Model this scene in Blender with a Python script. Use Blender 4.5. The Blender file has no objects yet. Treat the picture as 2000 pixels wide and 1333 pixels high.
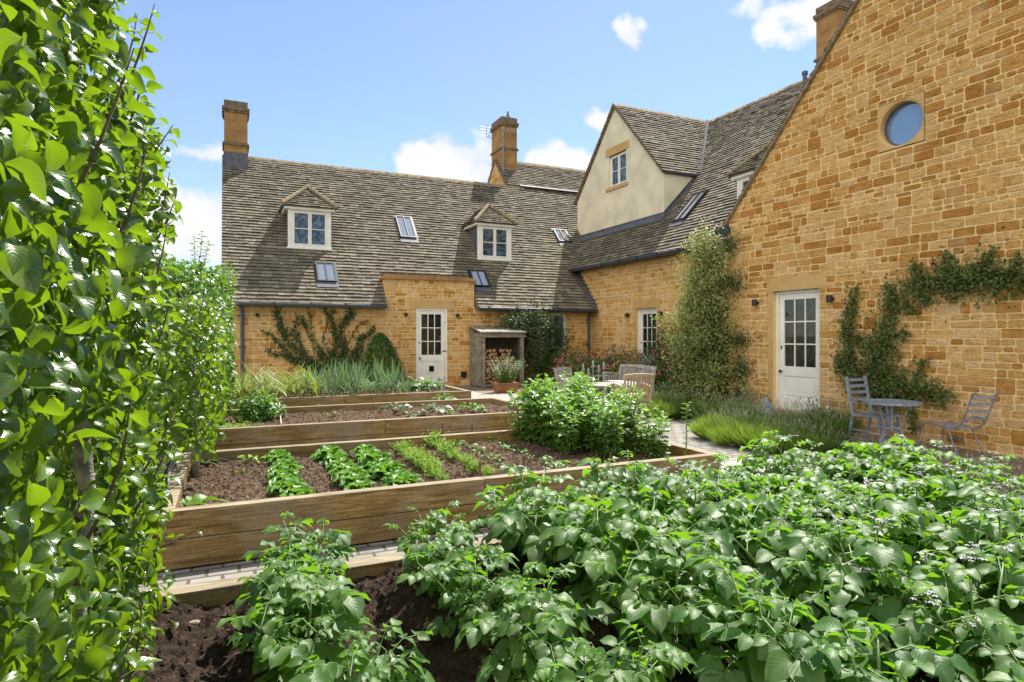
import bpy, math, random
import numpy as np
from mathutils import Vector, noise
random.seed(7); rng = np.random.default_rng(11)
R = math.radians
scene = bpy.context.scene
COL = scene.collection
# ------------------------------------------------------------------ camera
FOC = 1210.0; YAW = R(24.8); ZC = 1.4; HOR = 657.0
cam = bpy.data.cameras.new('camera'); camo = bpy.data.objects.new('camera', cam); COL.objects.link(camo)
cam.sensor_width = 36; cam.lens = FOC/2000*36; cam.shift_y = -(666.5-HOR)/2000
cam.clip_start = 0.05; cam.clip_end = 5000
camo.location = (0, 0, ZC); camo.rotation_euler = (R(90), 0, -YAW)
scene.camera = camo
def V(*a): return Vector(a)
def ray(px, py):
    a = (px-1000)/FOC
    return V(math.sin(YAW)+math.cos(YAW)*a, math.cos(YAW)-math.sin(YAW)*a, (HOR-py)/FOC)
def on(px, py, axis, val):
    r = ray(px, py); k = 'xyz'.index(axis); o = V(0, 0, ZC)
    t = (val-o[k])/r[k]; return o+r*t
def G(y): return -0.05-0.0115*(17.3-min(y, 17.3))
def gnd(px, py, h=0.0):
    r = ray(px, py); t = 8.0
    for _ in range(20): t = (G(r.y*t)+h-ZC)/r.z
    return V(r.x*t, r.y*t, G(r.y*t)+h)
def onroof(px, py, kind):
    r = ray(px, py)
    if kind == 'b': k0, sl, c0, rr = 2.25, 1.08, 17.0, r.y
    else: k0, sl, c0, rr = 3.65, 1.05, 10.6, r.x
    t = (k0-sl*c0-ZC)/(r.z-sl*rr); return V(0, 0, ZC)+r*t

# ------------------------------------------------------------------ materials
def newmat(name):
    m = bpy.data.materials.new(name); m.use_nodes = True; n = m.node_tree.nodes; n.clear()
    return m, n, m.node_tree.links
def nd(n, t, **k):
    x = n.new(t)
    for a, b in k.items():
        if a.startswith('i_'): x.inputs[a[2:].replace('_', ' ')].default_value = b
        else: setattr(x, a, b)
    return x
def rgba(c): return (c[0], c[1], c[2], 1)
def mixc(n, l, fac, a, b, mode='MIX'):
    x = n.new('ShaderNodeMix'); x.data_type = 'RGBA'; x.blend_type = mode
    for s, v in ((0, fac), (6, a), (7, b)):
        if isinstance(v, (int, float)): x.inputs[s].default_value = v
        elif isinstance(v, tuple): x.inputs[s].default_value = rgba(v)
        else: l.new(v, x.inputs[s])
    return x.outputs[2]
def ramp(n, l, fac, stops):
    x = n.new('ShaderNodeValToRGB'); e = x.color_ramp.elements
    while len(e) < len(stops): e.new(0.5)
    for q, (p, c) in zip(e, stops): q.position = p; q.color = rgba(c)
    l.new(fac, x.inputs[0]); return x.outputs[0]
def noi(n, l, scale, detail=4, vec=None, rough=0.5, dist=0.0):
    x = nd(n, 'ShaderNodeTexNoise'); x.inputs['Scale'].default_value = scale; x.inputs['Detail'].default_value = detail
    x.inputs['Roughness'].default_value = rough; x.inputs['Distortion'].default_value = dist
    if vec is None:
        g = n.new('ShaderNodeNewGeometry'); vec = g.outputs['Position']
    l.new(vec, x.inputs['Vector']); return x.outputs['Fac']
def mth(n, l, op, a, b=None, c=None):
    x = n.new('ShaderNodeMath'); x.operation = op
    for i, v in enumerate((a, b, c)):
        if v is None: continue
        if isinstance(v, (int, float)): x.inputs[i].default_value = v
        else: l.new(v, x.inputs[i])
    return x.outputs[0]
def attr(n, name='rnd'):
    x = n.new('ShaderNodeAttribute'); x.attribute_name = name; return x.outputs['Fac']
def finish(n, l, col, rough=0.7, bump=None, bs=0.3, bd=0.02, spec=0.5, metal=0.0, ior=None):
    p = n.new('ShaderNodeBsdfPrincipled'); o = n.new('ShaderNodeOutputMaterial')
    if isinstance(col, tuple): p.inputs['Base Color'].default_value = rgba(col)
    else: l.new(col, p.inputs['Base Color'])
    if isinstance(rough, (int, float)): p.inputs['Roughness'].default_value = rough
    else: l.new(rough, p.inputs['Roughness'])
    p.inputs['Specular IOR Level'].default_value = spec; p.inputs['Metallic'].default_value = metal
    if ior: p.inputs['IOR'].default_value = ior
    if bump is not None:
        b = n.new('ShaderNodeBump'); b.inputs['Strength'].default_value = bs; b.inputs['Distance'].default_value = bd
        l.new(bump, b.inputs['Height']); l.new(b.outputs[0], p.inputs['Normal'])
    l.new(p.outputs[0], o.inputs[0]); return p
M = {}
def simple(name, c, rough=0.6, var=0.15, scale=8, bs=0.2, bd=0.004, metal=0.0, spec=0.5):
    m, n, l = newmat(name); f = noi(n, l, scale, 5)
    c2 = tuple(max(0, v*(1-var*2)) for v in c); c1 = tuple(min(1, v*(1+var)) for v in c)
    finish(n, l, ramp(n, l, f, [(0.3, c2), (0.7, c1)]), rough, noi(n, l, scale*6, 4), bs, bd, spec, metal)
    M[name] = m
def mat_stone():
    m, n, l = newmat('stone')
    a = attr(n); base = ramp(n, l, a, [(0.0, (0.39, 0.185, 0.045)), (0.12, (0.45, 0.235, 0.065)), (0.30, (0.535, 0.320, 0.115)), (0.7, (0.59, 0.385, 0.170)), (1.0, (0.62, 0.45, 0.25))])
    g = n.new('ShaderNodeNewGeometry'); mp = nd(n, 'ShaderNodeMapping'); mp.inputs['Scale'].default_value = (1, 1, 3.5)
    l.new(g.outputs['Position'], mp.inputs[0])
    f = noi(n, l, 7, 6, mp.outputs[0], 0.65, 0.6)
    c = mixc(n, l, 0.7, base, ramp(n, l, f, [(0.30, (0.50, 0.44, 0.38)), (0.5, (0.97, 0.95, 0.92)), (0.70, (1.2, 1.15, 1.05))]), 'MULTIPLY')
    f2 = noi(n, l, 48, 6, None, 0.7)
    c = mixc(n, l, 0.85, c, ramp(n, l, f2, [(0.34, (0.52, 0.46, 0.40)), (0.48, (0.98, 0.97, 0.95)), (0.64, (1.22, 1.2, 1.15))]), 'MULTIPLY')
    f5 = noi(n, l, 17, 3, mp.outputs[0]); c = mixc(n, l, ramp(n, l, f5, [(0.68, (0, 0, 0)), (0.74, (0.75, 0.75, 0.75))]), c, (0.16, 0.085, 0.035))
    f6 = noi(n, l, 2.3, 5); c = mixc(n, l, ramp(n, l, f6, [(0.56, (0, 0, 0)), (0.72, (0.35, 0.35, 0.35))]), c, (0.60, 0.47, 0.30))
    fb = noi(n, l, 0.6, 3); c = mixc(n, l, 0.6, c, ramp(n, l, fb, [(0.35, (0.86, 0.82, 0.78)), (0.65, (1.1, 1.1, 1.1))]), 'MULTIPLY')
    h = mth(n, l, 'ADD', mth(n, l, 'MULTIPLY', f, 1.0), mth(n, l, 'MULTIPLY', f2, 0.5))
    finish(n, l, c, 0.9, h, 0.9, 0.018, 0.2); M['stone'] = m
    m, n, l = newmat('mortar'); f = noi(n, l, 60, 5)
    finish(n, l, ramp(n, l, f, [(0.3, (0.60, 0.43, 0.19)), (0.7, (0.80, 0.62, 0.33))]), 0.95, f, 0.8, 0.01, 0.1); M['mortar'] = m
    m, n, l = newmat('ashlar'); f = noi(n, l, 3, 5); f2 = noi(n, l, 60, 3)
    c = mixc(n, l, 0.4, ramp(n, l, f, [(0.3, (0.46, 0.29, 0.115)), (0.7, (0.57, 0.385, 0.175))]), ramp(n, l, f2, [(0.3, (0.7, 0.7, 0.7)), (0.7, (1.1, 1.1, 1.1))]), 'MULTIPLY')
    finish(n, l, c, 0.9, f2, 0.3, 0.005, 0.2); M['ashlar'] = m
    m, n, l = newmat('chimney_stone'); f = noi(n, l, 2.5, 5); f2 = noi(n, l, 40, 3)
    c = mixc(n, l, 0.5, ramp(n, l, f, [(0.3, (0.27, 0.15, 0.06)), (0.7, (0.42, 0.25, 0.10))]), ramp(n, l, f2, [(0.3, (0.6, 0.6, 0.6)), (0.7, (1.1, 1.1, 1.1))]), 'MULTIPLY')
    finish(n, l, c, 0.9, f2, 0.4, 0.006, 0.2); M['chimney_stone'] = m
    m, n, l = newmat('cap_stone'); f = noi(n, l, 9, 6)
    finish(n, l, ramp(n, l, f, [(0.3, (0.10, 0.07, 0.045)), (0.7, (0.24, 0.18, 0.12))]), 0.9, f, 0.5, 0.01, 0.2); M['cap_stone'] = m
def mat_slate():
    m, n, l = newmat('roof_slate'); a = attr(n)
    base = ramp(n, l, a, [(0.0, (0.125, 0.110, 0.080)), (0.5, (0.175, 0.156, 0.118)), (1.0, (0.25, 0.225, 0.175))])
    f = noi(n, l, 9, 6, None, 0.7); f2 = noi(n, l, 1.1, 3)
    c = mixc(n, l, 0.55, base, ramp(n, l, f, [(0.3, (0.4, 0.37, 0.33)), (0.55, (0.95, 0.95, 0.92)), (0.75, (1.35, 1.35, 1.25))]), 'MULTIPLY')
    c = mixc(n, l, 0.4, c, ramp(n, l, f2, [(0.3, (0.68, 0.66, 0.64)), (0.7, (1.15, 1.15, 1.12))]), 'MULTIPLY')
    f3 = noi(n, l, 45, 3); c = mixc(n, l, ramp(n, l, f3, [(0.62, (0, 0, 0)), (0.72, (0.6, 0.6, 0.6))]), c, (0.42, 0.41, 0.34))
    finish(n, l, c, 0.85, mth(n, l, 'ADD', f, f3), 0.8, 0.015, 0.25); M['roof_slate'] = m
    m, n, l = newmat('ridge_stone'); f = noi(n, l, 12, 6)
    finish(n, l, ramp(n, l, f, [(0.3, (0.15, 0.115, 0.07)), (0.5, (0.25, 0.20, 0.13)), (0.7, (0.34, 0.29, 0.20))]), 0.9, f, 0.6, 0.01, 0.2); M['ridge_stone'] = m
def mat_wood(name, c0, c1, c2, sc=(1.6, 20, 20), rough=0.75, stain=None):
    m, n, l = newmat(name)
    g = n.new('ShaderNodeNewGeometry'); mp = nd(n, 'ShaderNodeMapping'); mp.inputs['Scale'].default_value = sc
    l.new(g.outputs['Position'], mp.inputs[0]); ob = attr(n)
    cb = n.new('ShaderNodeCombineXYZ'); l.new(mth(n, l, 'MULTIPLY', ob, 37), cb.inputs[0]); l.new(mth(n, l, 'MULTIPLY', ob, 11), cb.inputs[2])
    va = n.new('ShaderNodeVectorMath'); va.operation = 'ADD'; l.new(mp.outputs[0], va.inputs[0]); l.new(cb.outputs[0], va.inputs[1])
    f = noi(n, l, 1.4, 8, va.outputs[0], 0.72, 0.8); f2 = noi(n, l, 3.0, 5)
    c = ramp(n, l, f, [(0.36, c0), (0.5, c1), (0.64, c2)])
    c = mixc(n, l, 0.7, c, ramp(n, l, f2, [(0.25, (0.6, 0.55, 0.5)), (0.6, (1.12, 1.1, 1.06))]), 'MULTIPLY')
    if stain:
        f4 = noi(n, l, 2.2, 4, va.outputs[0], 0.5, 3.0)
        c = mixc(n, l, ramp(n, l, f4, [(0.58, (0, 0, 0)), (0.66, (0.85, 0.85, 0.85))]), c, stain)
        v = nd(n, 'ShaderNodeTexVoronoi'); v.inputs['Scale'].default_value = 2.6; mp2 = nd(n, 'ShaderNodeMapping'); mp2.inputs['Scale'].default_value = (0.9, 0.9, 1.8)
        l.new(g.outputs['Position'], mp2.inputs[0]); l.new(mp2.outputs[0], v.inputs['Vector'])
        c = mixc(n, l, ramp(n, l, v.outputs['Distance'], [(0.035, (0.85, 0.85, 0.85)), (0.085, (0, 0, 0))]), c, tuple(q*0.5 for q in stain))
    if 'board' in name:
        mp3 = nd(n, 'ShaderNodeMapping'); mp3.inputs['Scale'].default_value = (0.5, 26, 26); l.new(va.outputs[0], mp3.inputs[0]); mp3.inputs['Scale'].default_value = (0.35, 2.6, 2.6)
        f7 = noi(n, l, 1.6, 3, mp3.outputs[0]); c = mixc(n, l, ramp(n, l, f7, [(0.60, (0, 0, 0)), (0.63, (0.8, 0.8, 0.8)), (0.66, (0, 0, 0))]), c, (0.035, 0.02, 0.008))
        fg = noi(n, l, 1.7, 5); c = mixc(n, l, ramp(n, l, fg, [(0.42, (0, 0, 0)), (0.68, (0.6, 0.6, 0.6))]), c, mixc(n, l, f, (0.20, 0.175, 0.13), (0.36, 0.32, 0.25)))
        f8 = noi(n, l, 60, 4); c = mixc(n, l, 0.5, c, ramp(n, l, f8, [(0.35, (0.65, 0.63, 0.6)), (0.6, (1.1, 1.1, 1.1))]), 'MULTIPLY')
    c = mixc(n, l, mth(n, l, 'MULTIPLY', ob, 0.25), c, c0)
    if name == 'board_wood':
        sn = n.new('ShaderNodeSeparateXYZ'); l.new(g.outputs['True Normal'], sn.inputs[0])
        ct = ramp(n, l, f, [(0.38, (0.15, 0.115, 0.07)), (0.5, (0.25, 0.20, 0.13)), (0.62, (0.35, 0.29, 0.20))]); c = mixc(n, l, mth(n, l, 'GREATER_THAN', sn.outputs[2], 0.8), c, ct)
    finish(n, l, c, rough, f, 0.5, 0.006, 0.3); M[name] = m
def mat_leaf(name, ca, cb, trans, tr=0.42, rough=0.38, spec=0.5, veins=0.0, cveins=None, both=None):
    m, n, l = newmat(name); a = attr(n)
    c = ramp(n, l, a, [(0.0, ca), (1.0, cb)])
    f = noi(n, l, 30, 2); c = mixc(n, l, 0.5, c, ramp(n, l, f, [(0.3, (0.75, 0.78, 0.72)), (0.7, (1.15, 1.15, 1.1))]), 'MULTIPLY')
    oi = n.new('ShaderNodeObjectInfo'); c = mixc(n, l, mth(n, l, 'MULTIPLY', oi.outputs['Random'], 0.30), c, (cb[0]*1.35, cb[1]*1.05, cb[2]*0.7))
    fr = noi(n, l, 14, 3); rough_ = mth(n, l, 'ADD', mth(n, l, 'MULTIPLY', fr, 0.35), rough-0.17)
    bump = None
    if veins > 0:
        uv = n.new('ShaderNodeUVMap'); sp = n.new('ShaderNodeSeparateXYZ'); l.new(uv.outputs[0], sp.inputs[0])
        av = mth(n, l, 'ABSOLUTE', mth(n, l, 'SUBTRACT', sp.outputs[1], 0.5))
        mid = mth(n, l, 'LESS_THAN', av, 0.028)
        ph = mth(n, l, 'MULTIPLY', mth(n, l, 'SUBTRACT', sp.outputs[0], mth(n, l, 'MULTIPLY', av, 0.75)), 7.0)
        s = mth(n, l, 'ABSOLUTE', mth(n, l, 'SUBTRACT', mth(n, l, 'FRACT', ph), 0.5))
        bump = mth(n, l, 'SUBTRACT', mth(n, l, 'SMOOTH_MIN', mth(n, l, 'MULTIPLY', mth(n, l, 'SUBTRACT', 0.5, s), 3.0), 0.7, 0.3), mth(n, l, 'MULTIPLY', mid, 0.8))
        vm = mth(n, l, 'MULTIPLY', mth(n, l, 'MAXIMUM', mid, mth(n, l, 'MULTIPLY', mth(n, l, 'GREATER_THAN', s, 0.465), 0.3)), 0.24)
        c = mixc(n, l, vm, c, cveins or (0.25, 0.38, 0.12))
    p = n.new('ShaderNodeBsdfPrincipled'); l.new(c, p.inputs['Base Color']); l.new(rough_, p.inputs['Roughness'])
    p.inputs['Specular IOR Level'].default_value = spec
    t = n.new('ShaderNodeBsdfTranslucent')
    tc = ramp(n, l, a, [(0.0, tuple(v*0.8 for v in trans)), (1.0, trans)]); l.new(tc, t.inputs[0])
    if bump is not None:
        b = n.new('ShaderNodeBump'); b.inputs['Strength'].default_value = veins; b.inputs['Distance'].default_value = 0.004
        l.new(bump, b.inputs['Height']); l.new(b.outputs[0], p.inputs['Normal'])
    mx = n.new('ShaderNodeMixShader'); mx.inputs[0].default_value = tr; l.new(p.outputs[0], mx.inputs[1]); l.new(t.outputs[0], mx.inputs[2])
    o = n.new('ShaderNodeOutputMaterial'); l.new(mx.outputs[0], o.inputs[0]); M[name] = m
def mat_glass(name, c, ior=1.6, rough=0.03, spec=0.6):
    m, n, l = newmat(name); f = noi(n, l, 4.5, 6, None, 0.65, 1.5)
    finish(n, l, ramp(n, l, f, [(0.42, tuple(v*0.12 for v in c)) if name in ('window_glass', 'door_glass') else (0.42, tuple(v*0.8 for v in c)), (0.62, c)]), rough, None, 0.03, 0.02, spec, 0.0, ior); M[name] = m  # patchy base colour in window and door panes stands in for reflections
mat_stone(); mat_slate()
mat_wood('board_wood', (0.14, 0.080, 0.022), (0.29, 0.19, 0.062), (0.43, 0.31, 0.14), stain=(0.16, 0.115, 0.022))
mat_wood('board_top', (0.30, 0.25, 0.18), (0.46, 0.39, 0.29), (0.58, 0.51, 0.40), (3, 3, 14))
mat_wood('weathered_wood', (0.12, 0.105, 0.085), (0.24, 0.215, 0.175), (0.36, 0.33, 0.28), (3, 10, 10))
mat_wood('bench_wood', (0.19, 0.185, 0.175), (0.32, 0.315, 0.30), (0.45, 0.445, 0.43), (6, 6, 6))
mat_wood('bench_wood_fresh', (0.27, 0.205, 0.12), (0.40, 0.32, 0.20), (0.50, 0.42, 0.29), (6, 6, 6))
simple('log_end', (0.46, 0.27, 0.11), 0.85, 0.35, 14); simple('bark', (0.13, 0.09, 0.055), 0.95, 0.3, 14, 0.8, 0.02)
simple('trunk_bark', (0.32, 0.27, 0.19), 0.9, 0.35, 22, 0.9, 0.01); simple('twig', (0.17, 0.10, 0.06), 0.8, 0.3, 20)
simple('white_paint', (0.74, 0.74, 0.69), 0.45, 0.05, 4, 0.1, 0.002); simple('cream_render', (0.66, 0.61, 0.46), 0.95, 0.10, 1.6, 0.3, 0.004)
simple('lead', (0.085, 0.092, 0.12), 0.62, 0.25, 6, 0.3, 0.006, 0.0); simple('gutter_metal', (0.038, 0.045, 0.052), 0.42, 0.15, 5, 0.1, 0.002, 0.0)
simple('pipe_blue', (0.055, 0.075, 0.10), 0.45, 0.15, 5, 0.1, 0.002); simple('black_metal', (0.015, 0.014, 0.014), 0.45, 0.15, 5)
simple('blue_grey_paint', (0.24, 0.275, 0.34), 0.55, 0.18, 18, 0.3, 0.002); simple('blue_grey_iron', (0.18, 0.21, 0.275), 0.5, 0.2, 18, 0.3, 0.002)
simple('galvanised', (0.42, 0.44, 0.45), 0.4, 0.15, 12, 0.1, 0.002, 0.5); simple('terracotta', (0.33, 0.135, 0.06), 0.9, 0.25, 9, 0.4, 0.004)
simple('pale_plastic', (0.62, 0.50, 0.48), 0.4, 0.1, 9); simple('aluminium', (0.30, 0.31, 0.32), 0.5, 0.1, 12, 0.1, 0.002, 0.7)
simple('cushion', (0.55, 0.50, 0.47), 0.95, 0.12, 9); simple('stick', (0.19, 0.085, 0.05), 0.8, 0.3, 20); simple('buff_stone', (0.40, 0.31, 0.22), 0.9, 0.3, 12, 0.6, 0.01)
simple('boulder', (0.28, 0.30, 0.33), 0.85, 0.35, 14, 0.8, 0.02); simple('vent_clay', (0.33, 0.22, 0.10), 0.9, 0.2, 9); simple('dark_inside', (0.02, 0.018, 0.015), 0.9)
simple('pink_petal', (0.55, 0.08, 0.22), 0.6, 0.25, 30); simple('red_petal', (0.15, 0.010, 0.015), 0.6, 0.3, 30); simple('lilac_petal', (0.42, 0.39, 0.46), 0.7, 0.2, 30)
simple('white_petal', (0.70, 0.68, 0.66), 0.7, 0.1, 30); simple('lavender_head', (0.34, 0.30, 0.31), 0.9, 0.3, 30); simple('pod_green', (0.16, 0.27, 0.05), 0.4, 0.2, 20)
simple('hoop_metal', (0.055, 0.065, 0.085), 0.45, 0.15, 5); simple('white_string', (0.75, 0.73, 0.68), 0.8)
simple('stem_green', (0.12, 0.21, 0.04), 0.5, 0.2, 20); simple('stem_red', (0.20, 0.12, 0.05), 0.6, 0.3, 20)
mat_glass('door_glass', (0.035, 0.04, 0.035)); mat_glass('window_glass', (0.10, 0.15, 0.22), 1.6, 0.03, 0.6)
mat_glass('skylight_glass', (0.25, 0.28, 0.32), 2.2, 0.05, 0.9); mat_glass('round_glass', (0.10, 0.20, 0.38), 2.3, 0.03, 0.9)
mat_leaf('potato_leaf', (0.036, 0.100, 0.018), (0.092, 0.190, 0.032), (0.28, 0.62, 0.015), 0.36, 0.50, 0.6, 0.16, (0.17, 0.26, 0.09))
mat_leaf('pear_leaf', (0.020, 0.062, 0.010), (0.10, 0.185, 0.018), (0.30, 0.50, 0.012), 0.38, 0.30, 0.65, 0.15, (0.2, 0.3, 0.05))
mat_leaf('apple_leaf', (0.045, 0.115, 0.022), (0.13, 0.24, 0.035), (0.20, 0.40, 0.02), 0.32, 0.46, 0.45)
mat_leaf('bean_leaf', (0.06, 0.14, 0.045), (0.15, 0.29, 0.05), (0.26, 0.52, 0.04), 0.36, 0.42, 0.5)
mat_leaf('lettuce_leaf', (0.06, 0.16, 0.025), (0.12, 0.26, 0.04), (0.22, 0.5, 0.03), 0.32, 0.42, 0.6, 0.35)
mat_leaf('carrot_leaf', (0.15, 0.31, 0.035), (0.25, 0.45, 0.05), (0.4, 0.62, 0.05), 0.4, 0.5, 0.3)
mat_leaf('brassica_leaf', (0.10, 0.17, 0.13), (0.17, 0.25, 0.17), (0.2, 0.35, 0.12), 0.25, 0.45, 0.4)
mat_leaf('leek_leaf', (0.09, 0.17, 0.11), (0.15, 0.25, 0.15), (0.2, 0.35, 0.10), 0.3, 0.4, 0.5)
mat_leaf('garlic_leaf', (0.11, 0.21, 0.04), (0.34, 0.38, 0.10), (0.4, 0.5, 0.08), 0.35, 0.45, 0.4)
mat_leaf('dark_leaf', (0.024, 0.060, 0.018), (0.055, 0.105, 0.030), (0.08, 0.17, 0.02), 0.25, 0.45, 0.4)
mat_leaf('rose_leaf', (0.042, 0.080, 0.018), (0.095, 0.150, 0.030), (0.13, 0.25, 0.03), 0.3, 0.4, 0.5)
mat_leaf('box_leaf', (0.030, 0.095, 0.014), (0.075, 0.165, 0.022), (0.14, 0.28, 0.02), 0.3, 0.4, 0.5)
mat_leaf('variegated_leaf', (0.055, 0.105, 0.026), (0.33, 0.37, 0.13), (0.4, 0.45, 0.12), 0.35, 0.4, 0.5)
mat_leaf('lavender_leaf', (0.10, 0.20, 0.032), (0.22, 0.37, 0.055), (0.35, 0.5, 0.06), 0.35, 0.6, 0.2)
mat_leaf('lavender_dark', (0.07, 0.135, 0.035), (0.13, 0.22, 0.05), (0.16, 0.27, 0.05), 0.3, 0.6, 0.2)
mat_leaf('autumn_leaf', (0.30, 0.13, 0.05), (0.42, 0.30, 0.10), (0.5, 0.35, 0.06), 0.3, 0.6, 0.2)

def mat_soil(name, a, b, c, sc=1.0):
    m, n, l = newmat(name); f = noi(n, l, 26*sc, 8, None, 0.7); f2 = noi(n, l, 95*sc, 3); r = attr(n)
    col = ramp(n, l, f, [(0.3, a), (0.55, b), (0.75, c)])
    col = mixc(n, l, ramp(n, l, f2, [(0.66, (0, 0, 0)), (0.74, (0.7, 0.7, 0.7))]), col, tuple(min(1, v*2.2) for v in c))
    if 'soil' in name: col = mixc(n, l, 0.8, col, ramp(n, l, r, [(0.0, (0.45, 0.45, 0.45)), (0.8, (1.15, 1.15, 1.15)), (1.0, (2.1, 2.1, 2.0))]), 'MULTIPLY')
    finish(n, l, col, 0.95, mth(n, l, 'ADD', f, mth(n, l, 'MULTIPLY', f2, 0.4)), 1.0, 0.03, 0.15); M[name] = m
mat_soil('dark_soil', (0.022, 0.014, 0.009), (0.062, 0.041, 0.027), (0.14, 0.097, 0.066))
mat_soil('dry_soil', (0.062, 0.040, 0.026), (0.150, 0.100, 0.064), (0.25, 0.18, 0.125))
mat_soil('gravel_base', (0.14, 0.11, 0.08), (0.27, 0.22, 0.16), (0.42, 0.36, 0.28), 2)
mat_soil('earth', (0.05, 0.05, 0.025), (0.09, 0.09, 0.04), (0.14, 0.14, 0.06), 0.3)
simple('pebble', (0.36, 0.30, 0.22), 0.85, 0.4, 9, 0.3, 0.004)
def mat_paving(name, c1, c2, mo, bw, rh, off=0.5, rot=0.0, ms=0.012):
    m, n, l = newmat(name); g = n.new('ShaderNodeNewGeometry'); mp = nd(n, 'ShaderNodeMapping'); mp.inputs['Rotation'].default_value = (0, 0, rot)
    l.new(g.outputs['Position'], mp.inputs[0]); va = n.new('ShaderNodeVectorMath'); va.operation = 'ADD'; l.new(mp.outputs[0], va.inputs[0])
    nn = nd(n, 'ShaderNodeTexNoise'); nn.inputs['Scale'].default_value = 3; l.new(g.outputs['Position'], nn.inputs['Vector'])
    vs = n.new('ShaderNodeVectorMath'); vs.operation = 'SCALE'; vs.inputs['Scale'].default_value = 0.03; l.new(nn.outputs['Color'], vs.inputs[0]); l.new(vs.outputs[0], va.inputs[1])
    b = n.new('ShaderNodeTexBrick'); b.offset = off; l.new(va.outputs[0], b.inputs['Vector'])
    b.inputs['Color1'].default_value = rgba(c1); b.inputs['Color2'].default_value = rgba(c2); b.inputs['Mortar'].default_value = rgba(mo)
    b.inputs['Scale'].default_value = 1; b.inputs['Mortar Size'].default_value = ms; b.inputs['Brick Width'].default_value = bw; b.inputs['Row Height'].default_value = rh
    f = noi(n, l, 5, 6); c = mixc(n, l, 0.7, b.outputs['Color'], ramp(n, l, f, [(0.3, (0.72, 0.70, 0.66)), (0.7, (1.12, 1.12, 1.1))]), 'MULTIPLY')
    h = mth(n, l, 'ADD', mth(n, l, 'MULTIPLY', b.outputs['Fac'], -1.0), mth(n, l, 'MULTIPLY', f, 0.3))
    finish(n, l, c, 0.8, h, 0.7, 0.01, 0.3); M[name] = m
mat_paving('slab_paving', (0.27, 0.26, 0.24), (0.34, 0.325, 0.30), (0.14, 0.13, 0.11), 0.9, 0.6)
mat_paving('sett_paving', (0.19, 0.182, 0.165), (0.26, 0.245, 0.22), (0.085, 0.075, 0.06), 0.2, 0.135, 0.5, R(0), 0.012)

# ------------------------------------------------------------------ mesh helpers
class Fr:
    def __init__(s, O, U, Vv, N): s.O, s.U, s.V, s.N = Vector(O), Vector(U), Vector(Vv), Vector(N)
    def p(s, u, v, n=0.0): return s.O+s.U*u+s.V*v+s.N*n
class MB:
    def __init__(s): s.v = []; s.f = []; s.r = []
    def add(s, vs, fs, r=None):
        b = len(s.v); r = random.random() if r is None else r
        s.v += [tuple(x) for x in vs]; s.f += [tuple(i+b for i in f) for f in fs]; s.r += [r]*len(vs)
    def fbox(s, F, u0, u1, v0, v1, n0, n1, r=None):
        vs = [F.p(u, v, n) for n in (n0, n1) for v in (v0, v1) for u in (u0, u1)]
        s.add(vs, [(0, 2, 3, 1), (4, 5, 7, 6), (0, 1, 5, 4), (2, 6, 7, 3), (0, 4, 6, 2), (1, 3, 7, 5)], r)
    def box(s, c, sz, r=None, rz=0.0):
        cx, sn = math.cos(rz), math.sin(rz)
        F = Fr(c, (cx, sn, 0), (-sn, cx, 0), (0, 0, 1)); s.fbox(F, -sz[0]/2, sz[0]/2, -sz[1]/2, sz[1]/2, -sz[2]/2, sz[2]/2, r)
    def quad(s, a, b, c, d, r=None): s.add([a, b, c, d], [(0, 1, 2, 3)], r)
    def tube(s, pts, rad, n=6, r=None, cap=True):
        pts = [Vector(p) for p in pts]; m = len(pts)
        rad = [rad]*m if isinstance(rad, (int, float)) else rad
        vs = []; ref = None
        for i, p in enumerate(pts):
            d = (pts[min(i+1, m-1)]-pts[max(i-1, 0)]).normalized()
            if ref is None: ref = V(0, 0, 1) if abs(d.z) < 0.9 else V(1, 0, 0)
            x = d.cross(ref).normalized(); ref = x.cross(d).normalized()*1.0; y = ref
            for k in range(n):
                a = 2*math.pi*k/n; vs.append(p+x*math.cos(a)*rad[i]+y*math.sin(a)*rad[i])
            ref = y
        fs = [(i*n+k, i*n+(k+1) % n, (i+1)*n+(k+1) % n, (i+1)*n+k) for i in range(m-1) for k in range(n)]
        if cap: fs += [tuple(range(n))[::-1], tuple(range((m-1)*n, m*n))]
        s.add(vs, fs, r)
    def lathe(s, c, prof, n=16, r=None):
        vs = [(c[0]+q*math.cos(2*math.pi*k/n), c[1]+q*math.sin(2*math.pi*k/n), c[2]+z) for q, z in prof for k in range(n)]
        m = len(prof); fs = [(i*n+k, i*n+(k+1) % n, (i+1)*n+(k+1) % n, (i+1)*n+k) for i in range(m-1) for k in range(n)]
        fs += [tuple(range(n))[::-1], tuple(range((m-1)*n, m*n))]; s.add(vs, fs, r)
    def prism(s, F, poly, n0, n1, r=None):
        k = len(poly); vs = [F.p(u, v, n0) for u, v in poly]+[F.p(u, v, n1) for u, v in poly]
        s.add(vs, [tuple(range(k))[::-1], tuple(range(k, 2*k))]+[(i, (i+1) % k, k+(i+1) % k, k+i) for i in range(k)], r)
    def build(s, name, mat, parent=None, smooth=False):
        vs = np.array(s.v, dtype=np.float32).reshape(-1, 3)
        return mkmesh(name, vs, s.f, np.array(s.r, dtype=np.float32), mat, parent, smooth)
def rootloc(p):
    v = Vector((0, 0, 0))
    while p is not None: v = v+p.location; p = p.parent
    return v
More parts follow.
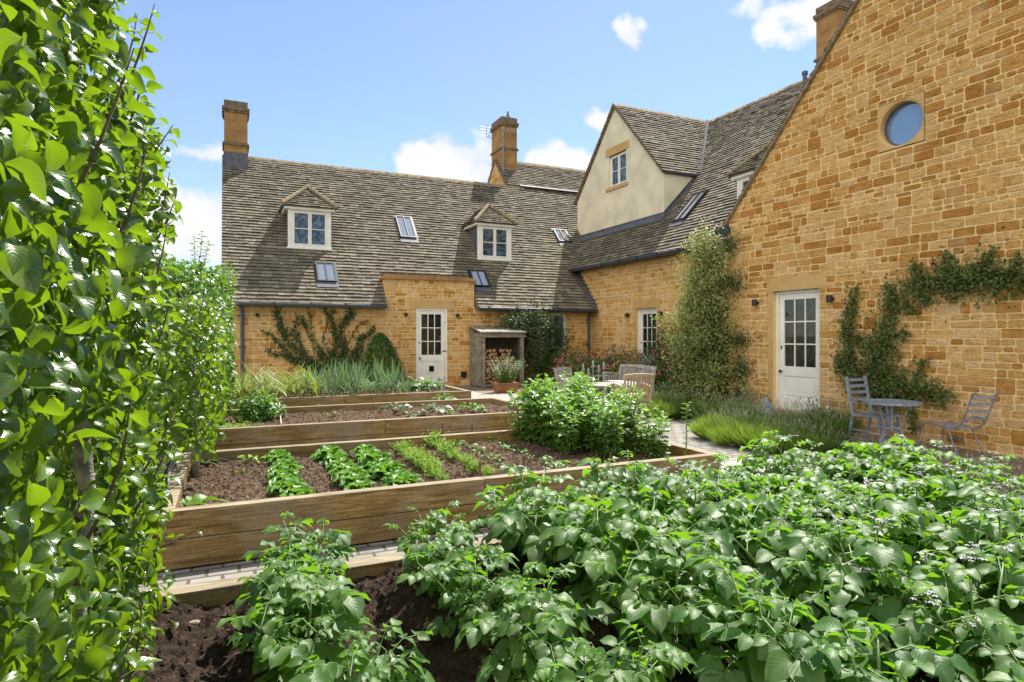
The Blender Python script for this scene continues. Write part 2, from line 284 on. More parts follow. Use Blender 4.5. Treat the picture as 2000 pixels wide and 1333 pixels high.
def mkmesh(name, vs, fs, rr, mat, parent=None, smooth=False, uv=None):
    o = rootloc(parent); me = bpy.data.meshes.new(name)
    vs = vs-np.array(o, dtype=np.float32)
    me.vertices.add(len(vs)); me.vertices.foreach_set('co', vs.ravel())
    if isinstance(fs, np.ndarray):
        k = fs.shape[1]; me.loops.add(fs.size); me.loops.foreach_set('vertex_index', fs.ravel().astype(np.int32))
        me.polygons.add(len(fs)); me.polygons.foreach_set('loop_start', np.arange(0, fs.size, k, dtype=np.int32))
    else:
        ls = np.cumsum([0]+[len(f) for f in fs])[:-1]; fl = np.array([i for f in fs for i in f], dtype=np.int32)
        me.loops.add(len(fl)); me.loops.foreach_set('vertex_index', fl)
        me.polygons.add(len(fs)); me.polygons.foreach_set('loop_start', ls.astype(np.int32))
    me.update(calc_edges=True)
    if rr is not None:
        a = me.attributes.new('rnd', 'FLOAT', 'POINT'); a.data.foreach_set('value', rr.astype(np.float32))
    if uv is not None:
        u = me.uv_layers.new(name='UVMap'); li = np.empty(len(me.loops), dtype=np.int32); me.loops.foreach_get('vertex_index', li)
        u.data.foreach_set('uv', uv[li].astype(np.float32).ravel())
    me.polygons.foreach_set('use_smooth', np.full(len(me.polygons), bool(smooth)))
    me.materials.append(M[mat]); me.validate()
    ob = bpy.data.objects.new(name, me); COL.objects.link(ob)
    if parent is not None: ob.parent = parent
    return ob
def tag(o, label=None, cat=None, group=None, kind=None):
    if label: o['label'] = label
    if cat: o['category'] = cat
    if group: o['group'] = group
    if kind: o['kind'] = kind
    return o
def thing(name, label, cat, loc=(0, 0, 0), group=None, rz=0.0):
    o = bpy.data.objects.new(name, None); o.empty_display_size = 0.1; COL.objects.link(o); o.location = loc; o.rotation_euler = (0, 0, rz)
    return tag(o, label, cat, group)
def dup(root, loc, rz=0.0, label=None, sc=None):
    def cp(o, par):
        c = o.copy(); COL.objects.link(c); c.parent = par
        for ch in [x for x in bpy.data.objects if x.parent == o] if o.type == 'EMPTY' or o.get('_has') else []: cp(ch, c)
        return c
    c = cp(root, None); c.location = loc; c.rotation_euler = (0, 0, rz)
    if sc: c.scale = (sc, sc, sc) if isinstance(sc, (int, float)) else sc
    if label: c['label'] = label
    return c

# ------------------------------------------------------------------ leaves
def leaf_t(width=0.6, nl=5, across=1, fold=0.25, curl=0.25, shape='ovate', wave=0.0, twist=0.0):
    xs = np.linspace(-1, 1, 2*across+1); vs = []; uv = []
    for i in range(nl+1):
        s = i/nl
        if shape == 'ovate': w = math.sin(math.pi*min(1, s**0.75))**0.75
        elif shape == 'round': w = math.sin(math.pi*s**0.9)**0.5
        elif shape == 'lance': w = math.sin(math.pi*s**0.85)
        elif shape == 'blade': w = (1-s)**0.6*min(1, 0.5+s*4)
        elif shape == 'spoon': w = 0.25+0.75*math.sin(math.pi*min(1, s**1.5*0.86+0.0))**0.6
        w = max(w, 0.02)*width/2
        for x in xs:
            z = fold*abs(x)*w-curl*s*s+wave*math.sin(s*9+x*2)*abs(x)*0.12
            vs.append((x*w, s-0.12*curl*s*s, z)); uv.append((s, x*0.5+0.5))
    m = 2*across+1
    fs = [(i*m+k, i*m+k+1, (i+1)*m+k+1, (i+1)*m+k) for i in range(nl) for k in range(m-1)]
    return np.array(vs), np.array(fs), np.array(uv)
T = dict(potato=leaf_t(0.74, 6, 2, 0.27, 0.32, 'ovate', 0.4), pear=leaf_t(0.72, 6, 2, 0.42, 0.52, 'ovate', 0.3),
         mid=leaf_t(0.55, 4, 1, 0.35, 0.3), small=leaf_t(0.55, 2, 1, 0.4, 0.3), lance=leaf_t(0.28, 3, 1, 0.3, 0.3, 'lance'),
         bean=leaf_t(0.5, 4, 1, 0.3, 0.25, 'lance'), lettuce=leaf_t(0.8, 6, 2, 0.45, 0.38, 'spoon', 2.4), round=leaf_t(0.85, 4, 1, 0.2, 0.25, 'round', 0.4),
         blade=leaf_t(0.06, 7, 1, 0.8, 0.0, 'blade'), needle=leaf_t(0.05, 2, 1, 0.5, 0.15, 'blade'), dock=leaf_t(0.36, 8, 2, 0.4, 0.5, 'lance', 0.8))
def nrm(a): return a/np.maximum(np.linalg.norm(a, axis=1, keepdims=True), 1e-6)
class LF:
    def __init__(s): s.P = []; s.D = []; s.N = []; s.S = []; s.R = []
    def add(s, p, d, n, sz, r=None):
        s.P.append(tuple(p)); s.D.append(tuple(d)); s.N.append(tuple(n)); s.S.append(sz); s.R.append(random.random() if r is None else r)
    def build(s, name, tm, mat, parent=None):
        return leaves(name, tm, np.array(s.P), np.array(s.D), np.array(s.N), np.array(s.S), mat, parent, np.array(s.R))
def leaves(name, tm, P, D, N, S, mat, parent=None, rr=None):
    tv, tf, tu = T[tm]; n = len(P); k = len(tv)
    D = nrm(D); W = nrm(np.cross(D, N)); N2 = np.cross(W, D)
    vs = P[:, None, :]+S[:, None, None]*(tv[None, :, 0:1]*W[:, None, :]+tv[None, :, 1:2]*D[:, None, :]+tv[None, :, 2:3]*N2[:, None, :])
    fs = (tf[None]+(np.arange(n)*k)[:, None, None]).reshape(-1, 4)
    if rr is None: rr = rng.random(n)
    return mkmesh(name, vs.reshape(-1, 3).astype(np.float32), fs, np.repeat(rr, k), mat, parent, True, np.tile(tu, (n, 1)))
def rvec(n): return nrm(rng.normal(size=(n, 3)))
def foliage(name, tm, mat, C, rad, n, size, parent, up=0.5, shell=0.45, bump=0.25, zmin=None, droop=0.3, seed=0, power=1.0, cone=False):
    u = rvec(n*2); C = np.array(C); rad = np.array(rad)
    q = np.array([noise.noise(Vector((a*2.2+seed, b*2.2, c*2.2)))*bump*2 for a, b, c in u])
    r = (1-shell*rng.random(n*2)**1.4)*(1+q)
    if cone:
        h = rng.random(n*2)**1.35; ang = rng.random(n*2)*2*np.pi
        rr = (1-h)**0.58*(1-0.35*rng.random(n*2)**1.5)*(1+0.35*q)
        pos = C+np.stack([np.cos(ang)*rr*rad[0], np.sin(ang)*rr*rad[1], (h*2-1)*rad[2]], 1); u = nrm(np.stack([np.cos(ang), np.sin(ang), 0.5+0*ang], 1))
    else: pos = C+u*r[:, None]*rad
    ok = np.ones(len(pos), bool) if zmin is None else pos[:, 2] > zmin
    pos = pos[ok][:n]; u = u[ok][:n]; m = len(pos)
    N = nrm(u*0.7+rvec(m)*0.6+np.array([0, 0, up])); D = nrm(u*0.6+rvec(m)*0.8+np.array([0, 0, -droop]))
    S = size*(0.6+0.7*rng.random(m))
    return leaves(name, tm, pos, D, N, S, mat, parent)

# ------------------------------------------------------------------ walls and roofs
def span(poly, z):
    us = []
    for i in range(len(poly)):
        (a, b), (c, d) = poly[i], poly[(i+1) % len(poly)]
        if (b <= z) != (d <= z): us.append(a+(c-a)*(z-b)/(d-b))
    return (min(us), max(us)) if len(us) >= 2 else None
def stone_wall(F, poly, openings, parent, scale=1.0, name='wall', bias=0.0, step=0.0):
    mo = MB(); st = MB()
    zs = sorted(set([round(p[1], 4) for p in poly]+[z for o in openings for z in (o[2], o[3])]))
    for a, b in zip(zs[:-1], zs[1:]):
        if b-a < 1e-3: continue
        s0 = span(poly, a+1e-4); s1 = span(poly, b-1e-4)
        if not s0 or not s1: continue
        cuts = sorted([(o[0], o[1]) for o in openings if o[2] < b-1e-4 and o[3] > a+1e-4]); L0, L1 = s0[0], s1[0]
        for c, d in cuts+[(None, None)]:
            r0, r1 = (c, c) if c is not None else (s0[1], s1[1])
            mo.quad(F.p(L0, a), F.p(r0, a), F.p(r1, b), F.p(L1, b)); L0 = L1 = d
    for o in openings:
        for (u0, v0, u1, v1) in ((o[0], o[2], o[0], o[3]), (o[1], o[2], o[1], o[3]), (o[0], o[2], o[1], o[2]), (o[0], o[3], o[1], o[3])):
            mo.quad(F.p(u0, v0, 0), F.p(u1, v1, 0), F.p(u1, v1, -0.3), F.p(u0, v0, -0.3))
    z = min(p[1] for p in poly); zt = max(p[1] for p in poly)
    def stone(u0, u1, z0, z1):
        g = 0.0065; j = lambda k=0.0045: random.uniform(-k, k)
        a0, a1 = span(poly, z0+1e-3), span(poly, min(z1, zt)-1e-3)
        if not a0 or not a1: return
        l0, l1 = max(u0, a0[0]), max(u0, a1[0]); r0, r1 = min(u1, a0[1]), min(u1, a1[1])
        if r0-l0 < 0.03 and r1-l1 < 0.03: return
        if r1 < l1: r1 = l1 = (r1+l1)/2
        if r0 < l0: r0 = l0 = (r0+l0)/2
        for o in openings:
            if o[2] < z1-0.012 and o[3] > z0+0.012 and o[0] < (l0+r0)/2 < o[1]: return
        h = random.uniform(0.004, 0.011); k = 0.006
        q4 = [(l0+g+j(), z0+g+j()), (r0-g+j(), z0+g+j()), (r1-g+j(), z1-g+j()), (l1+g+j(), z1-g+j())]; outer = []
        for i in range(4):
            p, a_, b_ = q4[i], q4[i-1], q4[(i+1) % 4]
            for o_ in (a_, b_):
                d_ = math.hypot(o_[0]-p[0], o_[1]-p[1])+1e-6; f_ = min(0.4, random.uniform(0.006, 0.024)/d_); outer.append((p[0]+(o_[0]-p[0])*f_, p[1]+(o_[1]-p[1])*f_+j(0.002)))
        cx = sum(p[0] for p in outer)/8; cz = sum(p[1] for p in outer)/8
        inn = [(p[0]+(k if p[0] < cx else -k), p[1]+(k if p[1] < cz else -k)) for p in outer]
        vs = [F.p(p[0], p[1], -0.002) for p in outer]+[F.p(p[0], p[1], h+j(0.0045)) for p in inn]
        t = random.random(); t = min(1, max(0, t+bias+step*(2.6-z0)))
        st.add(vs, [tuple(range(8, 16))]+[(i, (i+1) % 8, 8+(i+1) % 8, 8+i) for i in range(8)], t)
    def row(u0, u1, z0, z1):
        u = u0
        while u < u1-0.02:
            h = z1-z0; w = random.uniform(0.9, 3.3)*h*random.choice((0.7, 1, 1.2)); w = min(max(w, 0.13), 0.44)*scale
            if u1-(u+w) < 0.12: w = u1-u
            stone(u, u+w, z0, z1); u += w
    while z < zt-0.02:
        h1 = random.choice((0.075, 0.09, 0.10, 0.115, 0.13, 0.15))*scale; h2 = random.choice((0.075, 0.09, 0.11, 0.12, 0.14))*scale
        if zt-(z+h1+h2) < 0.05: h2 = max(0.05, zt-z-h1)
        s = [span(poly, min(max(q, poly[0][1]+1e-3), zt-1e-3)) for q in (z+1e-3, z+h1+h2-1e-3)]
        s = [q for q in s if q]
        if not s: break
        u0 = min(q[0] for q in s); u1 = max(q[1] for q in s)
        cuts = sorted([(o[0], o[1]) for o in openings if o[2] < z+h1+h2-0.012 and o[3] > z+0.012]); L = u0
        for c, d in cuts+[(u1, None)]:
            a = L
            while a < c-0.02:
                ln = random.uniform(0.5, 2.2)*scale
                if c-(a+ln) < 0.25: ln = c-a
                row(a, a+ln, z, z+h1); row(a, a+ln, z+h1, z+h1+h2); a += ln
                if c-a > 0.35 and h1+h2 < 0.24*scale:
                    w = random.uniform(0.16, 0.36)*scale
                    if c-(a+w) > 0.1: stone(a, a+w, z, z+h1+h2); a += w
            L = d
        for o in openings:
            for a_, b_ in ((z, z+h1), (z+h1, z+h1+h2)):
                if o[2] < z+h1+h2-0.012 and o[3] > z+0.012:
                    if a_ < o[2]-0.02: row(o[0], o[1], a_, min(b_, o[2]))
                    if b_ > o[3]+0.02: row(o[0], o[1], max(a_, o[3]), b_)
        z += h1+h2
    w = mo.build(name, 'mortar', parent); s = st.build('stonework', 'stone', w); return w
def tile_roof(F, poly, e0, e1, w0, w1, parent, name='roof', holes=(), under=None, merge=False, ut=0.10, um_='cap_stone'):
    tl = MB(); un = MB(); v = min(p[1] for p in poly); vt = max(p[1] for p in poly); vb = v
    for up in (under or [poly]): (tl if merge else un).prism(F, up, -ut if not merge else -0.03, 0.0, 0.1)
    while v < vt-0.03:
        k = (v-vb)/(vt-vb); e = e0+(e1-e0)*k; w = w0+(w1-w0)*k
        s0 = span(poly, v+1e-3); s1 = span(poly, min(v+e, vt)-1e-3)
        if s0 and s1:
            u = min(s0[0], s1[0])-random.random()*w; um = max(s0[1], s1[1]); ro = random.uniform(-0.003, 0.003)
            while u < um:
                tw = w*random.uniform(0.6, 1.45); a0, a1 = max(u, s0[0]), max(u, s1[0]); b0, b1 = min(u+tw, s0[1]), min(u+tw, s1[1])
                for (h0, h1, g0, g1) in holes:
                    if v+e*0.5 > g0 and v+e*0.5 < g1:
                        if a0 >= h0-0.03 and b0 <= h1+0.03: b0 = a0; b1 = a1
                        elif a0 < h0 < b0: b0 = min(b0, h0); b1 = min(b1, h0)
                        elif a0 < h1 < b0: a0 = max(a0, h1); a1 = max(a1, h1)
                if b0-a0 > 0.02 or b1-a1 > 0.02:
                    if b0 < a0: a0 = b0 = (a0+b0)/2
                    if b1 < a1: a1 = b1 = (a1+b1)/2
                    h = random.uniform(0.034, 0.050); g = 0.004; jb = random.uniform(-0.012, 0.006); jt = random.uniform(-0.004, 0.004)
                    top = min(v+e*1.12, vt)
                    vs = [F.p(a0+g, v+jb+jt, h+ro), F.p(b0-g, v+jb-jt, h+ro+random.uniform(-.004, .004)), F.p(b1-g, top, 0.004), F.p(a1+g, top, 0.004),
                          F.p(a0+g, v+jb+jt, h+ro-0.018), F.p(b0-g, v+jb-jt, h+ro-0.018)]
                    tl.add(vs, [(0, 1, 2, 3), (4, 5, 1, 0), (0, 3, 4), (1, 5, 2)])
                u += tw
        v += e
    a = tl.build(name, 'roof_slate', parent)
    if not merge: un.build('underlay', um_, a)
    return a
def ridge_caps(p0, p1, side, drop, parent, w=0.13, name='ridge_cap', seg=0.45):
    p0, p1 = Vector(p0), Vector(p1); d = (p1-p0); L = d.length; d.normalize(); mb = MB(); n = max(1, round(L/seg)); side = Vector(side).normalized()
    for i in range(n):
        a = p0+d*(L*i/n+0.004); b = p0+d*(L*(i+1)/n-0.004); h = V(0, 0, 0.045+random.uniform(-.003, .003)); j = random.uniform(-.003, .003)
        vs = []
        for q in (a, b):
            vs += [q+side*w+V(0, 0, -drop*w+0.01), q+side*w*0.95+V(0, 0, -drop*w+0.05), q+h+V(0, 0, j), q-side*w*0.95+V(0, 0, -drop*w+0.05), q-side*w+V(0, 0, -drop*w+0.01)]
        mb.add(vs, [(0, 1, 6, 5), (1, 2, 7, 6), (2, 3, 8, 7), (3, 4, 9, 8), (4, 3, 2, 1, 0), (5, 6, 7, 8, 9)])
    return mb.build(name, 'ridge_stone', parent)
#PART2
# ================================================================== BUILDINGS
X3, Y3, Z3 = V(1, 0, 0), V(0, 1, 0), V(0, 0, 1)
def plain_wall(F, poly, openings, parent, mat, name='wall', reveal=0.25):
    mo = MB(); zs = sorted(set([round(p[1], 4) for p in poly]+[z for o in openings for z in (o[2], o[3])]))
    for a, b in zip(zs[:-1], zs[1:]):
        s0 = span(poly, a+1e-4); s1 = span(poly, b-1e-4)
        if not s0 or not s1: continue
        cuts = sorted([(o[0], o[1]) for o in openings if o[2] < b-1e-4 and o[3] > a+1e-4]); L0, L1 = s0[0], s1[0]
        for c, d in cuts+[(None, None)]:
            r0, r1 = (c, c) if c is not None else (s0[1], s1[1])
            mo.quad(F.p(L0, a), F.p(r0, a), F.p(r1, b), F.p(L1, b)); L0 = L1 = d
    for o in openings:
        for (u0, v0, u1, v1) in ((o[0], o[2], o[0], o[3]), (o[1], o[2], o[1], o[3]), (o[0], o[2], o[1], o[2]), (o[0], o[3], o[1], o[3])):
            mo.quad(F.p(u0, v0, 0), F.p(u1, v1, 0), F.p(u1, v1, -reveal), F.p(u0, v0, -reveal))
    return mo.build(name, mat, parent)
def casement(F, w, h, parent, lights=2, rows=2, cols=1, n0=-0.06, glass='window_glass', back=0.25):
    """F origin: lower left of the frame"""
    a, b = 0.05, 0.045; m = MB(); g = MB()
    for (u0, u1, v0, v1) in ((0, a, 0, h), (w-a, w, 0, h), (a, w-a, 0, a), (a, w-a, h-a, h)): m.fbox(F, u0, u1, v0, v1, n0, n0+0.06)
    lw = (w-2*a)/lights
    for i in range(lights):
        u = a+i*lw; x0, x1, y0, y1 = u+0.003, u+lw-0.003, a+0.003, h-a-0.003
        for (u0, u1, v0, v1) in ((x0, x0+b, y0, y1), (x1-b, x1, y0, y1), (x0+b, x1-b, y0, y0+b), (x0+b, x1-b, y1-b, y1)): m.fbox(F, u0, u1, v0, v1, n0+0.008, n0+0.068)
        for r in range(1, rows):
            y = y0+b+(y1-y0-2*b)*r/rows; m.fbox(F, x0+b, x1-b, y-0.011, y+0.011, n0+0.02, n0+0.055)
        for c in range(1, cols):
            x = x0+b+(x1-x0-2*b)*c/cols; m.fbox(F, x-0.011, x+0.011, y0+b, y1-b, n0+0.018, n0+0.057)
        g.fbox(F, x0+b-0.004, x1-b+0.004, y0+b-0.004, y1-b+0.004, n0+0.024, n0+0.030)
    wf = m.build('window', 'white_paint', parent)
    if parent.type == 'EMPTY': g.build('pane', glass, wf)
    else: g.build('window_pane', glass, parent)
    return wf
def door(F, w, h, parent, n0=-0.16, flap=False, lab=None):
    m = MB(); a = 0.055
    for (u0, u1, v0, v1) in ((0, a, 0, h), (w-a, w, 0, h), (a, w-a, h-a, h)): m.fbox(F, u0, u1, v0, v1, n0, n0+0.09)
    m.fbox(F, a, w-a, 0, 0.04, n0, n0+0.1); m.build('door_frame', 'white_paint', parent)
    d = MB(); x0, x1, y0, y1 = a+0.005, w-a-0.005, 0.045, h-a-0.005; s = 0.105; zr = y0+0.66; k0, k1 = n0+0.012, n0+0.06
    for (u0, u1, v0, v1) in ((x0, x0+s, y0, y1), (x1-s, x1, y0, y1), (x0+s, x1-s, y0, y0+0.17), (x0+s, x1-s, zr-0.08, zr+0.10), (x0+s, x1-s, y1-s, y1)): d.fbox(F, u0, u1, v0, v1, k0, k1)
    d.fbox(F, x0+s, x1-s, y0+0.17, zr-0.08, k0+0.01, k1-0.02); d.fbox(F, x0+s+0.045, x1-s-0.045, y0+0.215, zr-0.125, k0+0.02, k1-0.008)
    gx0, gx1, gy0, gy1 = x0+s, x1-s, zr+0.10, y1-s
    for i in (1, 2):
        x = gx0+(gx1-gx0)*i/3; d.fbox(F, x-0.012, x+0.012, gy0, gy1, k0+0.012, k1-0.006)
        y = gy0+(gy1-gy0)*i/3; d.fbox(F, gx0, gx1, y-0.012, y+0.012, k0+0.013, k1-0.008)
    dd = d.build('door', 'white_paint', parent)
    if lab: dd['label'] = lab
    g = MB(); g.fbox(F, gx0, gx1, gy0, gy1, k0+0.018, k0+0.024); g.build('door_pane', 'door_glass', dd)
    hn = MB(); c = F.p(x0+0.05, zr, k1+0.045); hn.tube([F.p(x0+0.05, zr, k1), F.p(x0+0.05, zr, k1+0.03)], 0.012, 8)
    hn.tube([c-F.N*0.022, c-F.N*0.012, c+F.N*0.008, c+F.N*0.02], [0.014, 0.028, 0.03, 0.012], 10)
    hn.fbox(F, x0+0.035, x0+0.06, zr+0.42, zr+0.48, k1, k1+0.012); hn.build('handle', 'black_metal', dd)
    hg = MB()
    for q in (0.2, 0.5, 0.82): hg.fbox(F, x1-0.004, x1+0.018, y0+h*q*0.95, y0+h*q*0.95+0.1, k1-0.01, k1+0.008)
    hg.build('hinge', 'galvanised', dd)
    if flap:
        f = MB(); cx = (x0+x1)/2; f.fbox(F, cx-0.11, cx+0.11, y0+0.24, y0+0.47, k1-0.006, k1+0.012); q = f.build('cat_flap', 'white_paint', dd)
        f = MB(); f.fbox(F, cx-0.075, cx+0.075, y0+0.275, y0+0.44, k1+0.010, k1+0.016); f.build('flap_panel', 'door_glass', dd)
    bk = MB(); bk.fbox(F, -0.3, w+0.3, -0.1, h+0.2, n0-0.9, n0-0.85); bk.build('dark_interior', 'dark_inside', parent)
def slab(F, u0, u1, v0, v1, n0, n1, parent, name, mat): m = MB(); m.fbox(F, u0, u1, v0, v1, n0, n1); return m.build(name, mat, parent)
def skylight(F, uc, v0, v1, w, parent, bars=1):
    m = MB(); a = 0.045; h = 0.085
    for (u0, u1, y0, y1) in ((-w/2, -w/2+a, v0, v1), (w/2-a, w/2, v0, v1), (-w/2+a, w/2-a, v0, v0+a), (-w/2+a, w/2-a, v1-a, v1)): m.fbox(F, uc+u0, uc+u1, y0, y1, 0.0, h)
    for i in range(1, bars+1):
        x = uc-w/2+w*i/(bars+1); m.fbox(F, x-0.012, x+0.012, v0+a, v1-a, 0.04, h+0.006)
    m.fbox(F, uc-w/2-0.05, uc+w/2+0.05, v0-0.02, v1+0.03, 0.0, 0.05)
    s = m.build('skylight', 'black_metal', parent)
    g = MB(); g.fbox(F, uc-w/2+a, uc+w/2-a, v0+a, v1-a, 0.05, 0.062); g.build('skylight_pane', 'skylight_glass', s)
    l = MB(); l.fbox(F, uc-w/2-0.03, uc+w/2+0.03, v0-0.22, v0-0.02, 0.036, 0.048); l.build('lead_apron', 'lead', s)
def dormer(P0, U, N, w, h, k, hr, parent, sb=0.5):
    """P0: middle of window foot on the roof; U along eaves, N outward horizontal"""
    U, N = Vector(U), Vector(N); F = Fr(P0, U, Z3, N); m = MB(); hw = w/2; d = h/k
    for s in (-1, 1):
        A, B, C_ = F.p(s*hw, 0, 0), F.p(s*hw, h, 0), F.p(s*hw, h, -d); q = U*(-s*0.05)
        m.add([A, B, C_, A+q, B+q, C_+q], [(0, 1, 2), (3, 4, 5), (0, 1, 4, 3), (1, 2, 5, 4)])
    m.fbox(F, -hw-0.04, hw+0.04, -0.16, -0.02, -0.04, 0.035)
    D = m.build('dormer', 'lead', parent)
    wf = MB(); wf.fbox(F, -hw-0.02, -hw+0.055, -0.02, h, -0.05, 0.025); wf.fbox(F, hw-0.055, hw+0.02, -0.02, h, -0.05, 0.025)
    wf.fbox(F, -hw-0.12, hw+0.12, h, h+0.10, -0.3, 0.11); wf.fbox(F, -hw-0.05, hw+0.05, -0.035, 0.02, -0.04, 0.06)
    for s in (-1, 1): wf.fbox(F, s*hw-0.07 if s > 0 else -hw-0.12, hw+0.12 if s > 0 else -hw+0.07, h, h+0.10, -d, -0.3)
    wf.build('dormer_surround', 'white_paint', D)
    casement(Fr(F.p(-hw+0.055, 0.02, 0), U, Z3, N), w-0.11, h-0.02, D, 2, 2, 1, -0.04)
    o = 0.17; ze = h+0.085; xe = hw+o; ne = o; ax = -sb; zr = ze+hr
    # front hip
    sl = math.hypot(sb+o, hr); Vd = (F.p(0, zr, ax)-F.p(0, ze, ne)).normalized(); Nd = U.cross(Vd); Nd = Nd if Nd.dot(N) > 0 else -Nd
    tile_roof(Fr(F.p(0, ze, ne), U, Vd, Nd), [(-xe, 0), (xe, 0), (0.001, sl), (-0.001, sl)], 0.1, 0.085, 0.17, 0.13, D, 'hip_roof', merge=True)
    for s in (-1, 1):
        Vs = V(0, 0, 0)-U*s*xe+Z3*hr; sl2 = Vs.length; Vs.normalize(); Ns = Vs.cross(N); Ns = Ns if Ns.z > 0 else -Ns
        tile_roof(Fr(F.p(s*xe, ze, 0), N, Vs, Ns), [(-ze/k-0.02, 0), (ne, 0), (ax, sl2), (-zr/k-0.02, sl2)], 0.1, 0.085, 0.17, 0.13, D, 'dormer_slope', merge=True)
    c = MB()
    for s in (-1, 1): c.tube([F.p(s*(xe+0.01), ze+0.03, ne+0.01), F.p(0, zr+0.05, ax)], [0.062, 0.055], 6)
    c.tube([F.p(0, zr+0.04, ax+0.03), F.p(0, zr+0.04, -zr/k)], 0.055, 6); c.build('hip_cap', 'ridge_stone', D)
    fl = MB()
    for s in (-1, 1): fl.tube([F.p(s*(xe-0.02), ze, -ze/k+0.05), F.p(s*0.05, zr, -zr/k)], 0.03, 4)
    fl.build('lead_valley', 'lead', D); return D
def chimney(x0, x1, y0, y1, z0, zl, zb, z1, parent, neck=True):
    S = MB(); A = MB(); Cc = MB(); L = MB(); cx, cy = (x0+x1)/2, (y0+y1)/2; w, d = x1-x0, y1-y0
    L.box((cx, cy, (z0+zl)/2), (w+0.04, d+0.04, zl-z0)); A.box((cx, cy, (zl+z1-0.2)/2), (w-0.01, d-0.01, z1-0.2-zl))
    ch = A.build('chimney', 'chimney_stone', parent); L.build('lead_flashing', 'lead', ch)
    for F, W in ((Fr((x0, y0, 0), X3, Z3, -Y3), w), (Fr((x0, y1, 0), -Y3, Z3, -X3), d), (Fr((x1, y0, 0), Y3, Z3, X3), d)):
        z = zl
        while z < zb-0.02:
            h = min(random.choice((0.1, 0.13, 0.15)), zb-z); u = 0.0
            while u < W-0.01:
                q = min(random.uniform(0.15, 0.36), W-u); q = W-u if W-u-q < 0.1 else q; S.fbox(F, u+0.005, u+q-0.005, z+0.005, z+h-0.005, -0.02, 0.012); u += q
            z += h
        z = zb+0.08; k = 0
        while z < z1-0.25:
            h = min(0.34, z1-0.22-z); k += 1; sp = W*0.5 if k % 2 else W*0.22
            S.fbox(F, 0.004, sp-0.003, z+0.003, z+h-0.003, -0.02, 0.004, 0.25); S.fbox(F, sp+0.003, W-0.004, z+0.003, z+h-0.003, -0.02, 0.004, 0.32); z += h
    s = S.build('stonework', 'chimney_stone', ch)
    Bn = MB()
    for (za, zb_, e) in ((zb-0.01, zb+0.05, 0.055), (zb+0.05, zb+0.09, 0.02)): Bn.box((cx, cy, (za+zb_)/2), (w+2*e, d+2*e, zb_-za-0.002))
    Bn.build('string_course', 'cap_stone', ch)
    for (za, zb_, e) in ((z1-0.36, z1-0.30, 0.04), (z1-0.30, z1-0.20, 0.065), (z1-0.20, z1, 0.01)):
        Cc.box((cx, cy, (za+zb_)/2), (w+2*e, d+2*e, zb_-za-0.002))
    Cc.build('chimney_cap', 'cap_stone', ch); return ch

# ---- long house behind the beds
H = thing('stone_house', 'long low honey stone house with two hipped dormers behind the vegetable beds', 'house', (5.5, 19.0, 0))
FB = Fr((0, 17.3, 0), X3, Z3, -Y3)
dx0, dx1 = on(813, 650, 'y', 17.3).x, on(873, 650, 'y', 17.3).x
wx0, wx1 = 8.95, on(1108, 650, 'y', 17.3).x
stone_wall(FB, [(0.02, -0.12), (10.92, -0.12), (10.92, 2.27), (0.02, 2.27)], [(dx0, dx1, 0.05, 2.20), (wx0, wx1, 0.97, 2.14)], H)
bx0, bx1 = on(752, 600, 'y', 17.3).x, on(926, 600, 'y', 17.3).x
stone_wall(FB, [(bx0, 2.27), (bx1, 2.27), (bx1, 3.02), (bx0, 3.02)], [], H, name='parapet_wall')
for Fp, L in ((Fr((bx0, 18.0, 0), -Y3, Z3, -X3), 0.7), (Fr((bx1, 17.3, 0), Y3, Z3, X3), 0.7)): stone_wall(Fp, [(0, 2.1), (L, 2.1), (L, 3.02), (0, 3.02)], [], H, name='parapet_return')
m = MB(); m.box(((bx0+bx1)/2, 17.62, 3.05), (bx1-bx0+0.12, 0.80, 0.06)); m.box(((bx0+bx1)/2, 17.64, 3.10), (bx1-bx0+0.02, 0.70, 0.045)); m.build('coping', 'chimney_stone', H)
slab(FB, bx0-0.02, bx0+0.3, 2.7, 2.98, -0.01, 0.012, H, 'corner_stone', 'ashlar')
l0, l1 = on(799, 596, 'y', 17.3).x, on(885, 596, 'y', 17.3).x; slab(FB, l0, l1, 2.20, 2.44, -0.25, 0.016, H, 'lintel', 'ashlar')
slab(FB, wx0-0.1, wx1+0.12, 2.14, 2.25, -0.25, 0.014, H, 'lintel', 'ashlar'); slab(FB, wx0-0.1, wx1+0.1, 0.88, 0.97, -0.25, 0.06, H, 'window_sill', 'ashlar')
door(Fr((dx0, 17.3, 0.05), X3, Z3, -Y3), dx1-dx0, 2.15, H, -0.10, True)
slab(FB, dx0-0.15, dx1+0.15, -0.10, 0.05, -0.2, 0.22, H, 'doorstep', 'ashlar')
casement(Fr((wx0, 17.3, 0.97), X3, Z3, -Y3), wx1-wx0, 1.17, H, 2, 1, 1, -0.14)
stone_wall(Fr((0.02, 26.0, 0), -Y3, Z3, -X3), [(0, -0.12), (8.7, -0.12), (8.7, 2.3), (4.5, 6.95), (0, 2.3)], [], H, name='gable_end')
kb = 1.08; cb = 1/math.hypot(1, kb); sb_ = kb*cb; LB = 4.5/cb
FRB = Fr((0, 17.0, 2.25), X3, V(0, cb, sb_), V(0, -sb_, cb))
def rb(px, py): p = onroof(px, py, 'b'); return p.x, (p.y-17.0)/cb
vpar = 0.85/cb
dA = onroof(605, 487, 'b'); dB = onroof(966, 509, 'b')
sky = [((787, 426), (797, 467)), ((632, 516), (641, 553)), ((925, 531), (946, 563)), ((1091, 451), (1103, 475))]
holes = [(bx0-0.02, bx1+0.02, -1, vpar+0.08)]
sk = []
